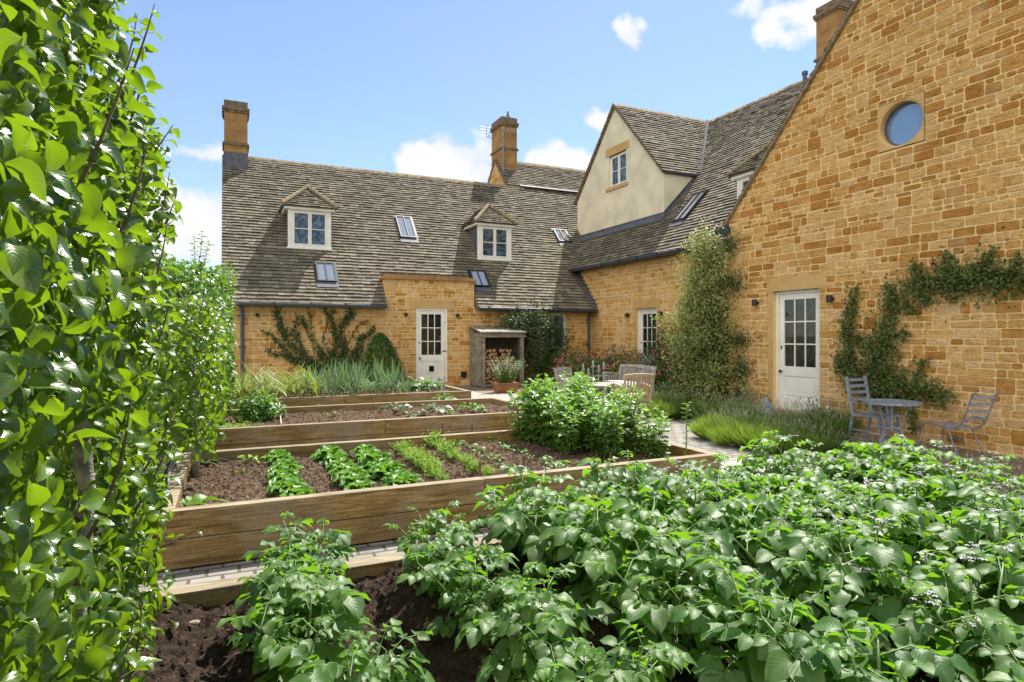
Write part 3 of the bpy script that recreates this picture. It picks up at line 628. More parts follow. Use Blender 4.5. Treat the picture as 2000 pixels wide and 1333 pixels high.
for a, b in sky:
    u0, v1 = rb(*a); u1, v0 = rb(*b); uc = (u0+u1)/2; sk.append((uc, v0, v1)); holes.append((uc-0.29, uc+0.29, v0-0.06, v1+0.03))
for d in (dA, dB):
    vv = (d.y-17.0)/cb; holes.append((d.x-0.56, d.x+0.56, vv-0.02, vv+1.0/cb))
tile_roof(FRB, [(-0.1, 0), (13.6, 0), (13.6, LB), (-0.1, LB)], 0.138, 0.118, 0.25, 0.17, H, holes=holes,
          under=[[(-0.1, 0), (bx0-0.01, 0), (bx0-0.01, vpar), (-0.1, vpar)], [(bx1+0.01, 0), (10.88, 0), (10.88, 1.3/cb), (bx1+0.01, vpar)], [(-0.1, vpar), (13.6, vpar), (13.6, LB), (-0.1, LB)]])
tile_roof(Fr((0, 26.0, 2.25), X3, V(0, -cb, sb_), V(0, sb_, cb)), [(-0.1, 0), (9.6, 0), (9.6, LB), (-0.1, LB)], 0.3, 0.3, 0.5, 0.4, H, name='rear_roof')
ridge_caps((0.65, 21.5, 2.25+LB*sb_), (10.4, 21.5, 2.25+LB*sb_), Y3, 1.0, H)
for uc, v0, v1 in sk: skylight(FRB, uc, v0, v1, 0.52, H)
dormer(dA+V(0, 0, 0.02), X3, -Y3, 1.14, 1.08, kb, 0.66, H); dormer(dB+V(0, 0, 0.02), X3, -Y3, 1.14, 1.08, kb, 0.66, H)
c0 = on(438, 300, 'y', 21.1).x; c1 = on(483, 300, 'y', 21.1).x
chimney(c0, c1, 21.0, 21.8, 6.3, 7.08, 7.32, 8.68, H)
for a, b in ((-0.08, bx0-0.03), (bx1+0.03, 10.85)):
    g = MB()
    g.tube([(a, 16.95, 2.21), (b, 16.95, 2.21)], 0.052, 8); g.fbox(FB, a, b, 2.2, 2.27, 0.02, 0.3)
    x = a+0.3
    while x < b: g.box((x, 16.93, 2.22), (0.03, 0.13, 0.12)); x += 0.9
    g.build('gutter', 'gutter_metal', H)
def downpipe(x, y, z0, z1, parent, N):
    d = MB(); N = Vector(N); d.tube([V(x, y, z1)+N*0.16, V(x, y, z1-0.06)+N*0.16, V(x, y, z1-0.22)+N*0.06, V(x, y, z0)+N*0.06], 0.042, 10)
    for z in (z1-0.35, (z0+z1)/2, z0+0.3): d.tube([V(x, y, z)+N*0.06, V(x, y, z+0.07)+N*0.06], 0.054, 10); d.box(V(x, y, z+0.035)+N*0.02, (0.17, 0.05, 0.03) if abs(N.y) > 0.5 else (0.05, 0.17, 0.03))
    d.build('downpipe', 'pipe_blue', parent)
downpipe(on(473, 650, 'y', 17.2).x, 17.3, -0.05, 2.24, H, -Y3); downpipe(10.72, 17.3, -0.05, 2.24, H, -Y3)

# ---- taller house behind
H2 = thing('tall_house', 'roof of a taller stone house rising behind the ridge with an aerial covered chimney', 'house', (13, 24, 0))
z2 = 2.25+LB*sb_+0.06
F2 = Fr((0, 21.5, z2), X3, V(0, cb, sb_), V(0, -sb_, cb)); L2 = 1.17/cb
tile_roof(F2, [(9.72, 0), (16.5, 0), (16.5, L2), (9.72, L2)], 0.12, 0.11, 0.2, 0.17, H2)
tile_roof(Fr((0, 26.2, z2+L2*sb_-3.75), X3, V(0, -cb, sb_), V(0, sb_, cb)), [(9.72, 0), (16.5, 0), (16.5, 3.5/cb), (9.72, 3.5/cb)], 0.3, 0.3, 0.5, 0.4, H2, name='rear_roof')
ridge_caps((10.3, 22.67, z2+L2*sb_), (16.5, 22.67, z2+L2*sb_), Y3, 1.0, H2)
stone_wall(Fr((9.75, 26.3, 0), -Y3, Z3, -X3), [(0, 0), (4.8, 0), (4.8, z2), (3.63, z2+1.22), (0, z2-2.6)], [], H2, name='gable_end')
m = MB(); m.fbox(F2, 10.25, 13.9, -0.06, 0.02, 0.04, 0.065); m.build('lead_valley', 'lead', H2)
xa = on(980, 300, 'y', 22.2).x; xb = on(1009.5, 300, 'y', 22.2).x
chimney(xa, xb, 22.2, 23.2, 6.9, 7.95, 9.0-0.25, 10.02, H2)
FG2 = Fr((xa, 22.2, 0), X3, Z3, -Y3)
stone_wall(FG2, [(0, 7.0), (xb-xa, 7.0), (xb-xa, 8.0), (0, 8.0)], [], H2, name='chimney_breast')
m = MB(); p = V(xa+0.02, 22.13, 0); m.tube([p+V(0, 0, 6.9), p+V(0, 0, 9.5)], 0.022, 6)
for i in range(26): m.box(p+V(0, -0.01, 6.95+i*0.1), (0.07, 0.03, 0.035))
m.build('cable_tray', 'aluminium', H2)
A = thing('television_aerial', 'silver comb shaped aerial fixed across the far chimney below its cap', 'aerial', (xa, 22.1, 9.4))
m = MB(); m.tube([(xa-0.05, 22.05, 9.45), (xa+0.62, 22.02, 9.43)], 0.010, 5)
for i in range(7): x = xa+0.02+i*0.09; m.tube([(x, 22.03, 9.37), (x, 22.03, 9.53)], 0.008, 4)
m.build('boom', 'aluminium', A); m = MB(); m.tube([(xa-0.02, 22.06, 9.2), (xa-0.02, 22.06, 9.55)], 0.018, 5); m.build('mast', 'galvanised', A)
A = thing('television_aerial', 'small silver grid aerial on the left side of the far chimney', 'aerial', (xa-0.3, 23.0, 9.4))
m = MB(); m.tube([(xa-0.02, 23.0, 9.35), (xa-0.35, 22.9, 9.4), (xa-0.35, 22.9, 9.85)], 0.014, 5)
for i in range(4): m.tube([(xa-0.62, 22.9, 9.42+i*0.11), (xa-0.2, 22.9, 9.42+i*0.11)], 0.009, 4)
m.build('element', 'aluminium', A)
A = thing('chimney_cowl', 'black pyramid wire cowl on top of the far chimney', 'cowl', (xa+0.4, 22.6, 10.0))
m = MB()
for q in range(8):
    an = q*math.pi/4; m.tube([(xa+0.4+0.14*math.cos(an), 22.5+0.14*math.sin(an), 10.0), (xa+0.4, 22.5, 10.3)], 0.012, 4)
m.tube([(xa+0.4, 22.5, 10.28), (xa+0.4, 22.5, 10.36)], 0.03, 6); m.build('wire_cage', 'black_metal', A)

# ---- side wing with the rendered gable
W = thing('side_wing', 'stone side wing with a cream rendered gable dormer and long slate roof', 'house', (14, 14, 0))
FW = Fr((10.9, 18.6, 0), -Y3, Z3, -X3)
wy0, wy1 = on(1243, 650, 'x', 10.9).y, on(1283, 650, 'x', 10.9).y
stone_wall(FW, [(0, -0.12), (8.8, -0.12), (8.8, 3.66), (0, 3.66)], [(18.6-wy0, 18.6-wy1, 0.05, 2.2)], W, bias=0.12)
door(Fr((10.9, wy0, 0.05), -Y3, Z3, -X3), wy0-wy1, 2.15, W, -0.16)
ly0, ly1 = on(1237, 600, 'x', 10.9).y, on(1290, 600, 'x', 10.9).y
slab(FW, 18.6-ly0, 18.6-ly1, 2.20, 2.44, -0.25, 0.016, W, 'lintel', 'ashlar')
m = MB(); m.fbox(FW, 18.6-wy0-0.12, 18.6-wy0-0.002, 0, 2.2, -0.2, 0.015); m.fbox(FW, 18.6-wy1+0.002, 18.6-wy1+0.13, 0, 2.2, -0.2, 0.015); m.build('jamb', 'ashlar', W)
kw = 1.05; cw = 1/math.hypot(1, kw); sw = kw*cw; LW = 5.2/cw
FRW = Fr((10.6, 20.8, 3.65), -Y3, V(cw, 0, sw), V(-sw, 0, cw))
def rw(px, py): p = onroof(px, py, 'w'); return 20.8-p.y, (p.x-10.6)/cw
u0, v1 = rw(1364, 380); u1, v0 = rw(1334, 432); uE = (u0+u1)/2
Yv = 17.0+(3.65-2.25)/kb; uv0 = 20.8-Yv; uvt = 20.8-21.5-2
poly = [(uv0, 0), (10.95, 0), (10.95+4.5, LW), (uv0-4.9, LW)]
gab_lo, gab_hi = 20.8-19.85, 20.8-14.85
tile_roof(FRW, [(uv0+0.06, 0), (10.98, 0), (10.98, LW), (-2.9, LW), (-2.9, 3.3/cw)], 0.140, 0.122, 0.25, 0.17, W, holes=[(uE-0.3, uE+0.3, v0-0.06, v1+0.03)])
tile_roof(Fr((21.0, 20.8, 3.65), -Y3, V(-cw, 0, sw), V(sw, 0, cw)), [(-2.9, 0), (10.98, 0), (10.98, LW), (-2.9, LW)], 0.3, 0.3, 0.5, 0.4, W, name='rear_roof')
zR = 3.65+5.2*kw
ridge_caps((15.8, 24.0, zR), (15.8, 8.6, zR), X3, 1.0, W)
skylight(FRW, uE, v0, v1, 0.55, W)
m = MB(); m.tube([(10.56, Yv+0.1, 3.60), (10.56, 9.82, 3.60)], 0.055, 8); m.fbox(FW, 0.0, 8.78, 3.56, 3.66, 0.02, 0.30)
y = 18.0
while y > 10: m.box((10.54, y, 3.6), (0.13, 0.03, 0.12)); y -= 0.9
m.build('gutter', 'gutter_metal', W)
# stepped lead flashing where the long roof meets the wing wall
m = MB(); n_ = 11
for i in range(n_):
    y = 17.02+i*0.125; z = 2.25+kb*(y-17.0); zn = z+0.135
    m.add([V(10.875, y-0.02, z-0.03), V(10.875, y+0.125, z+0.105), V(10.875, y+0.125, zn+0.07), V(10.875, y-0.03, zn+0.06)], [(0, 1, 2, 3)])
    m.add([V(10.86, y, z+0.03), V(10.86, y+0.13, z+0.17), V(10.66, y+0.13, z+0.185), V(10.66, y, z+0.045)], [(0, 1, 2, 3)])
m.build('stepped_flashing', 'lead', W)
# rendered gable
GX = 11.85; FG = Fr((GX, 19.85, 0), -Y3, Z3, -X3)
gy0, gy1 = 19.85-on(1189, 330, 'x', GX).y, 19.85-on(1223, 330, 'x', GX).y; gz0, gz1 = 6.42, 7.5
gw = plain_wall(FG, [(0, 4.7), (5.0, 4.7), (5.0, 6.36), (2.45, 9.08), (0, 6.36)], [(gy0, gy1, gz0, gz1)], W, 'cream_render', 'rendered_gable')
casement(Fr(FG.p(gy0, gz0), -Y3, Z3, -X3), gy1-gy0, gz1-gz0, W, 2, 2, 1, -0.13)
slab(FG, gy0-0.17, gy1+0.17, gz1, gz1+0.27, -0.2, 0.015, W, 'lintel', 'ashlar'); slab(FG, gy0-0.12, gy1+0.12, gz0-0.1, gz0, -0.2, 0.05, W, 'window_sill', 'ashlar')
slab(FG, gy0-0.1, gy1+0.1, gz0-0.1, gz1+0.1, -0.62, -0.6, W, 'blind', 'white_paint')
m = MB(); zb = 4.93; zc_ = 6.36
m.add([V(GX, 14.85, zb-0.3), V(GX, 14.85, zc_), V(GX+1.9, 14.85, zc_)], [(0, 1, 2)]); m.build('rendered_cheek', 'cream_render', W); m = MB(); m.add([V(GX, 19.85, zb-0.3), V(GX, 19.85, zc_), V(GX+1.9, 19.85, zc_)], [(0, 1, 2)])
m.build('rendered_cheek', 'cream_render', W)
kg = (9.10-6.36)/2.5; cg = 1/math.hypot(1, kg); sg = kg*cg; Lg = (2.45+0.14)/cg
xi = lambda z: 10.6+(z-3.65)/kw
zE = 9.16-2.59*kg
for s, nm in ((-1, 'gable_roof'), (1, 'gable_roof')):
    yE = 17.4+s*2.59
    tile_roof(Fr((0, yE, zE), X3, V(0, -s*cg, sg), V(0, s*sg, cg)), [(GX-0.10, 0), (xi(zE), 0), (xi(9.16), Lg), (GX-0.10, Lg)], 0.14, 0.135, 0.24, 0.18, W, name=nm, ut=0.05)
ridge_caps((GX-0.1, 17.4, 9.16), (15.8, 17.4, 9.16), Y3, 1.0, W)
m = MB(); m.tube([(GX-0.05, 14.80, zE-0.03), (xi(zE)-0.1, 14.80, zE-0.03)], 0.05, 8); m.build('gutter', 'gutter_metal', W)
m = MB()
m.fbox(FRW, 20.8-19.95, 20.8-14.75, (GX-10.6)/cw-0.24, (GX-10.6)/cw+0.04, 0.045, 0.06); m.fbox(FG, -0.02, 5.02, 4.93, 5.10, 0.004, 0.02)
p0, p1 = V(xi(zE)+0.05, 14.78, zE+0.06), V(15.75, 17.3, 9.17)
m.tube([p0, p1], 0.045, 4)
A_, B_ = V(GX-0.02, 14.83, 4.98), V(xi(zE), 14.83, zE); m.add([A_, B_, B_+V(0, -0.015, 0.14), A_+V(0, -0.015, 0.14)], [(0, 1, 2, 3)]); m.add([A_+V(0, 0, .03), B_+V(0, 0, .03), B_+V(0, -0.14, 0.03), A_+V(0, -0.14, 0.03)], [(0, 1, 2, 3)])
m.build('lead_flashing', 'lead', W)
dy = on(1439, 363, 'x', 11.0).y
dormer(V(11.05, dy-0.57, 3.65+kw*0.45+0.02), -Y3, -X3, 1.14, 0.98, kw, 0.66, W)
chimney(15.72, 16.3, 12.0, 12.75, 8.2, 9.3, 9.45, 11.0, W)
m = MB(); p = on(1572, 160, 'x', 15.6); m.tube([p+V(0, 0, -0.5), p+V(0, 0, 0.2)], 0.06, 8); m.tube([p+V(0, 0, 0.2), p+V(0, 0, 0.3)], 0.085, 8); m.build('vent_pipe', 'lead', W)

# ---- front gable wing
Q = thing('gable_wing', 'tall orange stone gable with a round window and a half glazed door', 'house', (12, 6.1, 0))
FQ = Fr((9.5, 9.8, 0), -Y3, Z3, -X3)
qy0, qy1 = 9.8-8.66, 9.8-7.64; cu, cz = 3.61, 4.70
zq = lambda u: 4.3+1.077*(u-0.5)
stone_wall(FQ, [(0, -0.3), (7.36, -0.3), (7.36, 3.76), (3.68, zq(3.68)), (0, 3.76)], [(qy0, qy1, 0.02, 2.25), (cu-0.37, cu+0.37, cz-0.38, cz+0.38)], Q, scale=1.0, bias=-0.08, step=0.05)
door(Fr((9.5, 8.66, 0.03), -Y3, Z3, -X3), qy1-qy0, 2.22, Q, -0.17)
a, b = 9.8-on(1499, 545, 'x', 9.5).y, 9.8-on(1616, 545, 'x', 9.5).y
slab(FQ, a, b, 2.25, 2.50, -0.25, 0.018, Q, 'lintel', 'ashlar')
m = MB(); m.fbox(FQ, qy0-0.11, qy0-0.002, 0, 2.25, -0.2, 0.012); m.build('jamb', 'ashlar', Q)
m = MB(); z = -0.1
while z < 3.6:
    h = random.uniform(0.24, 0.36); w = random.choice((0.22, 0.36)); m.fbox(FQ, 0.0, w, z+0.005, z+h-0.005, 0.0, 0.019); z += h
m.build('quoin', 'ashlar', Q)
m = MB(); K = 48; vs = []; fs = []; rr = 0.335
for i in range(K):
    an = 2*math.pi*i/K; c, s = math.cos(an), math.sin(an); e = 0.365/max(abs(c), abs(s))
    for (r_, n_) in ((e, 0.012), (rr+0.035, 0.012), (rr, -0.004), (rr, -0.24)): vs.append(FQ.p(cu+r_*c, cz+r_*s, n_))
fs = [(4*i+k, 4*((i+1) % K)+k, 4*((i+1) % K)+k+1, 4*i+k+1) for i in range(K) for k in range(3)]
m.add(vs, fs); rs = m.build('round_window', 'ashlar', Q)
def disc(F, cu, cz, r0, r1, n0, n1, name, mat, par):
    m = MB(); vs = []; K = 40
    for i in range(K):
        an = 2*math.pi*i/K
        for r_, n_ in ((r0, n0), (r0, n1), (r1, n1), (r1, n0)): vs.append(F.p(cu+r_*math.cos(an), cz+r_*math.sin(an), n_))
    m.add(vs, [(4*i+k, 4*((i+1) % K)+k, 4*((i+1) % K)+(k+1) % 4, 4*i+(k+1) % 4) for i in range(K) for k in range(4)]); return m.build(name, mat, par)
disc(FQ, cu, cz, 0.31, rr, -0.16, -0.10, 'round_frame', 'lead', rs); disc(FQ, cu, cz, 0.001, 0.32, -0.14, -0.13, 'round_pane', 'round_glass', rs)
kq = 1.077; cq = 1/math.hypot(1, kq); sq = kq*cq; Lq = 3.85/cq; zA = zq(3.68)+0.09
for s in (1, -1):
    tile_roof(Fr((0, 6.12+s*3.85, zA-0.03-3.85*kq), X3, V(0, -s*cq, sq), V(0, s*sq, cq)), [(9.42, 0), (15.6, 0), (15.6, Lq), (9.42, Lq)], 0.15, 0.14, 0.27, 0.2, Q, ut=0.035, um_='ridge_stone')
ridge_caps((9.39, 6.12, zA), (15.0, 6.12, zA), Y3, 1.0, Q)
stone_wall(Fr((11.4, 9.8, 0), -X3, Z3, Y3), [(0, -0.2), (1.9, -0.2), (1.9, 3.7), (0, 3.7)], [], Q, name='return_wall')
plain_wall(Fr((9.5, 2.44, 0), X3, Z3, -Y3), [(0, -0.3), (6, -0.3), (6, 3.75), (0, 3.75)], [], Q, 'mortar', 'side_wall')
m = MB(); m.fbox(FQ, -0.30, 0.06, 3.55, 3.66, -0.15, 0.10); m.build('gutter_end', 'gutter_metal', Q)
m = MB(); vb_ = [9.8-on(1851, 860, 'x', 9.5).y, 9.8-on(1884, 860, 'x', 9.5).y]
vz = on(1867, 858, 'x', 9.5).z; m.fbox(FQ, vb_[0], vb_[1], vz-0.045, vz+0.045, 0.0, 0.02); av = m.build('air_brick', 'vent_clay', Q)
m = MB()
for i in range(9):
    for j in range(4):
        u = vb_[0]+(i+0.5)*(vb_[1]-vb_[0])/9; zz = vz-0.045+(j+0.5)*0.0225; m.fbox(FQ, u-0.006, u+0.006, zz-0.006, zz+0.006, 0.018, 0.0215)
m.build('vent_hole', 'dark_inside', av)
# wall lamps (small black spot fittings)
def lamp(P0, N, round_, lab):
    N = Vector(N); t = thing('wall_lamp', lab, 'wall lamp', P0, 'small black wall lamps'); m = MB()
    if round_: m.tube([P0, P0+N*0.02, P0+N*0.021, P0+N*0.10], [0.03, 0.03, 0.05, 0.05], 12)
    else: m.box(P0+N*0.03, (0.06, 0.06, 0.05)); m.tube([P0+N*0.09+V(0, 0, -0.06), P0+N*0.09+V(0, 0, 0.06)], 0.05, 14)
    m.build('lamp_body', 'black_metal', t)
    m = MB(); m.tube([P0+N*0.101, P0+N*0.104] if round_ else [P0+N*0.09+V(0, 0, -0.064), P0+N*0.09+V(0, 0, -0.061)], 0.036, 12); m.build('lens', 'dark_inside', t)
for (px, py, ax, val, N, r_, lab) in ((502.6, 616, 'y', 17.3, -Y3, 1, 'small black wall lamp near the left downpipe of the long house'),
    (792, 615, 'y', 17.3, -Y3, 1, 'small black wall lamp left of the long house door'), (892.5, 616.5, 'y', 17.3, -Y3, 1, 'small black wall lamp right of the long house door'),
    (1229, 616, 'x', 10.9, -X3, 0, 'small black wall lamp left of the side wing door'), (1294, 613, 'x', 10.9, -X3, 0, 'small black wall lamp between the side wing door and the variegated climber'),
    (1480, 592, 'x', 9.5, -X3, 0, 'small black wall lamp right of the variegated climber'), (1627, 584, 'x', 9.5, -X3, 0, 'small black wall lamp right of the gable door')):
    lamp(on(px, py, ax, val), N, r_, lab)
p = on(905, 731, 'y', 17.3); t = thing('wall_vent', 'small square black vent low on the wall beside the log store', 'vent', p); m = MB(); m.box(p+V(0, -0.03, 0), (0.17, 0.06, 0.15))
for i in range(4): m.box(p+V(0, -0.065, -0.05+i*0.032), (0.15, 0.02, 0.012))
m.build('vent_box', 'black_metal', t); m = MB(); m.box(p+V(0.02, -0.03, -0.10), (0.04, 0.04, 0.05)); m.build('vent_outlet', 'black_metal', t)
#PART3
# ================================================================== GROUND
def sheet(name, x0, x1, ys, dz, mat, kind='structure'):
    vs = []; fs = []
    for y in ys: vs += [(x0, y, G(max(y, -20))+dz), (x1, y, G(max(y, -20))+dz)]
    fs = [(2*i, 2*i+1, 2*i+3, 2*i+2) for i in range(len(ys)-1)]
    o = mkmesh(name, np.array(vs, dtype=np.float32), fs, None, mat); return tag(o, kind=kind)
sheet('ground', -1500, 1500, [-1500, -20, 17.3, 60, 1500], -0.03, 'earth')
sheet('gravel_patio', 6.0, 9.6, [-3, 17.3], -0.012, 'gravel_base')
sheet('slab_path', 4.56, 6.0, [-3, 17.2], 0.0, 'slab_paving'); sheet('slab_path', -2.0, -0.56, [0.2, 14.6], 0.0, 'slab_paving')
sheet('slab_path', 6.004, 9.4, [9.6, 14.6], 0.0, 'slab_paving'); sheet('slab_path', -0.55, 4.552, [14.56, 17.2], 0.0, 'slab_paving')
sheet('sett_paving', 6.004, 7.9, [5.9, 9.594], 0.0, 'sett_paving')
for ya, yb in ((3.63, 4.78), (7.22, 8.40), (10.66, 11.80)): sheet('sett_path', -0.552, 4.552, [ya, yb], 0.0, 'sett_paving')
def soil(name, x0, x1, y0, y1, z, mat, step=0.03, ridge=None, amp=0.03, nclod=2500, cs=(0.006, 0.022)):
    nx, ny = int((x1-x0)/step), int((y1-y0)/step); xs = np.linspace(x0, x1, nx); ys = np.linspace(y0, y1, ny); vs = np.zeros((ny, nx, 3), np.float32)
    def h(x, y):
        v = Vector((x*3, y*3, z)); q = noise.noise(v)*amp+noise.noise(v*4)*amp*0.6+noise.noise(v*11)*amp*0.35
        if ridge: q += ridge*(0.5+0.5*math.cos((x-0.3)/0.68*2*math.pi))**1.3
        return z+q
    for j, y in enumerate(ys):
        for i, x in enumerate(xs): vs[j, i] = (x, y, h(x, y))
    idx = np.arange(nx*ny).reshape(ny, nx); fs = np.stack([idx[:-1, :-1], idx[:-1, 1:], idx[1:, 1:], idx[1:, :-1]], -1).reshape(-1, 4)
    t = [(1, 0, 0), (0, 1, 0), (-1, 0, 0), (0, -1, 0), (0, 0, .8), (0, 0, -.8)]; tf = [(0, 1, 4), (1, 2, 4), (2, 3, 4), (3, 0, 4)]
    V2 = [vs.reshape(-1, 3)]; F2_ = [tuple(f) for f in fs]; b = nx*ny; ex = []; rc = list(rng.random(b)*.8)
    for _ in range(nclod):
        x, y = random.uniform(x0, x1), random.uniform(y0, y1); s = random.uniform(*cs)*(1 if random.random() < 0.85 else 1.7); zz = h(x, y); a = random.random()*3; rc += [random.random()**1.3 if random.random() > .06 else 1.0]*6
        for p in t:
            k = s*random.uniform(0.7, 1.3); ex.append((x+(p[0]*math.cos(a)-p[1]*math.sin(a))*k, y+(p[0]*math.sin(a)+p[1]*math.cos(a))*k, zz+p[2]*k))
        F2_ += [(b+q[0], b+q[1], b+q[2]) for q in tf]; b += 6
    V2.append(np.array(ex, np.float32).reshape(-1, 3)); vv = np.concatenate(V2)
    o = mkmesh(name, vv, F2_, np.array(rc), mat, None, False); return tag(o, kind='structure')
soil('potato_soil', -1.3, 4.44, -0.6, 3.5, 0.02, 'dark_soil', 0.025, 0.13, 0.065, 16000, (0.004, 0.02))
soil('bed_soil', -0.32, 4.44, 4.9, 7.12, 0.09, 'dry_soil', 0.03, None, 0.04, 12000, (0.005, 0.018))
soil('bed_soil', -0.32, 4.44, 8.5, 10.56, 0.16, 'dry_soil', 0.035, None, 0.03, 4500, (0.006, 0.02))
soil('bed_soil', -0.32, 4.44, 11.9, 14.44, 0.2, 'dry_soil', 0.045, None, 0.03, 3000, (0.008, 0.022))
m = MB()
for _ in range(5200):
    x, y = random.uniform(6.1, 9.45), random.uniform(2.2, 9.5)
    if x < 7.9 and y > 5.85: x = random.uniform(7.9, 9.45)
    s = random.uniform(0.008, 0.02); z = G(y)-0.012; a = random.random()*3
    m.add([(x+s*math.cos(a+q), y+s*math.sin(a+q), z) for q in (0, 1.4, 3.0, 4.6)]+[(x, y, z+s*0.8)], [(0, 1, 4), (1, 2, 4), (2, 3, 4), (3, 0, 4)])
tag(m.build('gravel', 'pebble'), 'loose tan gravel spread under the blue grey table and chairs', 'gravel', kind='stuff')

# ================================================================== RAISED BEDS
def bed(label, x0, x1, y0, y1, zt, courses, joints, back=True, front=True, th=0.1):
    B = thing('raised_bed', label, 'raised bed', ((x0+x1)/2, (y0+y1)/2, zt-0.2))
    def run(ax, c, a, b, js, in_):
        for k in range(courses):
            z1 = zt-0.2*k-0.002*k; z0 = z1-0.196; o = random.uniform(-0.004, 0.004)
            cuts = [a]+[j+(0.0 if k == 0 else 0.9) for j in js if a < j+(0 if k == 0 else .9) < b]+[b]
            for u, v in zip(cuts[:-1], cuts[1:]):
                mb = MB(); q = 0.002
                if ax == 'x': F = Fr((0, c+o, 0), X3, Z3, -Y3); mb.fbox(F, u+q, v-q, z0, z1, -th/2, th/2)
                else: F = Fr((c+o, 0, 0), Y3, Z3, X3); mb.fbox(F, u+q, v-q, z0, z1, -th/2, th/2)
                ob = mb.build('board', 'board_wood', B); bv = ob.modifiers.new('b', 'BEVEL'); bv.width = 0.006; bv.segments = 2
    if front: run('x', y0+th/2, x0, x1, joints, 1)
    if back: run('x', y1-th/2, x0, x1, [x0+2.7], 1)
    run('y', x0+th/2, y0+th, y1-th, [], 1); run('y', x1-th/2, y0+th, y1-th, [], 1); return B
j1 = on(948, 940, 'y', 4.8).x; j2 = on(753, 822, 'y', 8.43).x; j3 = on(673, 775, 'y', 11.85).x
bed('two board high timber raised bed with lettuce, carrots and beans', -0.42, 4.55, 4.8, 7.2, 0.205, 2, [j1])
bed('timber raised bed with brassica seedlings, second from the camera path', -0.42, 4.55, 8.42, 10.64, 0.255, 2, [j2])
bed('low timber raised bed of leeks nearest the long house', -0.42, 4.55, 11.82, 14.52, 0.285, 2, [j3])
bed('timber edged potato bed in the foreground', -0.5, 4.55, -0.8, 3.62, 0.115, 2, [1.6], front=False, back=True, th=0.12)

# ================================================================== POTATOES
def perp(az, el): return V(math.cos(az)*math.cos(el), math.sin(az)*math.cos(el), math.sin(el))
def potato_mesh(seed, h, ns, flower):
    random.seed(seed); st = MB(); lf = LF(); fl = LF()
    for s in range(ns):
        az = 2*math.pi*s/ns+random.uniform(-.5, .5); lean = random.uniform(0.06, 0.26) if s else 0.02; hh = h*random.uniform(0.7, 1.08)
        P = [V(math.cos(az)*(0.025+lean*t*(0.6+0.6*t)), math.sin(az)*(0.025+lean*t*(0.6+0.6*t)), hh*t*(1.05-0.12*t)) for t in (0, .25, .5, .75, 1)]
        st.tube(P, [0.009, 0.008, 0.007, 0.005, 0.003], 6)
        nlf = 8; a0 = random.random()*6
        for i in range(nlf):
            t = 0.22+0.78*i/(nlf-1); k = t*4; q = min(3, int(k)); p = P[q].lerp(P[q+1], k-q); a0 += 2.4
            young = t > 0.9; a = a0*0.6+az*0.4 if t < 0.6 else a0; ln = random.uniform(0.15, 0.21)*(0.55 if young else 1)*(0.85+0.3*(h > .455)); el = random.uniform(0.25, 0.75)+(0.4 if young else 0)
            d = perp(a, el); mid = p+d*ln*0.55; tip = mid+perp(a, el-0.7)*ln*0.45; st.tube([p, mid, tip], [0.003, 0.002, 0.001], 4, cap=False)
            side = V(-math.sin(a), math.cos(a), 0); sz = random.choice((0.072, 0.092, 0.104, 0.120))*(0.6 if young else 1)*(0.92+0.10*(h > .455)); rr = random.random()*0.7+0.3*young
            up = V(0, 0, 1)
            def put(pos, d2, z): lf.add(pos, d2+V(random.uniform(-.2, .2), random.uniform(-.2, .2), random.uniform(-.28, .2)), up+perp(a, 0)*random.uniform(-.15, .4)+V(random.uniform(-.45, .45), random.uniform(-.45, .45), 0), z, min(1, max(0, rr+random.uniform(-.2, .2))))
            put(tip, perp(a, el-.75), sz)
            for f, g in ((0.9, 0.85), (0.62, 0.72), (0.36, 0.5)):
                b = p.lerp(mid, f/0.55) if f < 0.55 else mid.lerp(tip, (f-0.55)/0.45)
                for sg in (-1, 1): put(b+side*sg*0.006, side*sg*0.9+perp(a, -0.2)*0.45, sz*g*random.uniform(.85, 1.1))
        if flower and s % 2 == 0:
            top = P[-1]+V(random.uniform(-.02, .02), random.uniform(-.02, .02), random.uniform(.05, .10)); st.tube([P[-1], top], [0.003, 0.002], 4)
            for _ in range(9):
                e = top+V(random.gauss(0, .018), random.gauss(0, .018), random.uniform(-.02, .01)); st.tube([top, e], 0.0012, 3)
                for w in range(5): fl.add(e, perp(w*1.26+e.x*90, 0.1), up, 0.012)
    return st, lf, fl
pot = []
for i, (h, ns, fw) in enumerate(((0.45, 6, 0), (0.48, 6, 0), (0.43, 7, 0), (0.47, 7, 0), (0.49, 7, 1), (0.46, 8, 0), (0.50, 7, 1))):
    st, lf, fl = potato_mesh(100+i, h, ns, fw); t = thing('potato_plant', 'potato', 'potato plant', (0, 0, 0), 'potato plants in ridged rows')
    st.build('stem', 'stem_green', t, True); lf.build('foliage', 'potato', 'potato_leaf', t)
    if fw: fl.build('flower', 'small', 'lilac_petal', t)
    pot.append([t, False])
random.seed(21)
ordn = ['first', 'second', 'third', 'fourth', 'fifth', 'sixth', 'seventh', 'eighth', 'ninth', 'tenth']
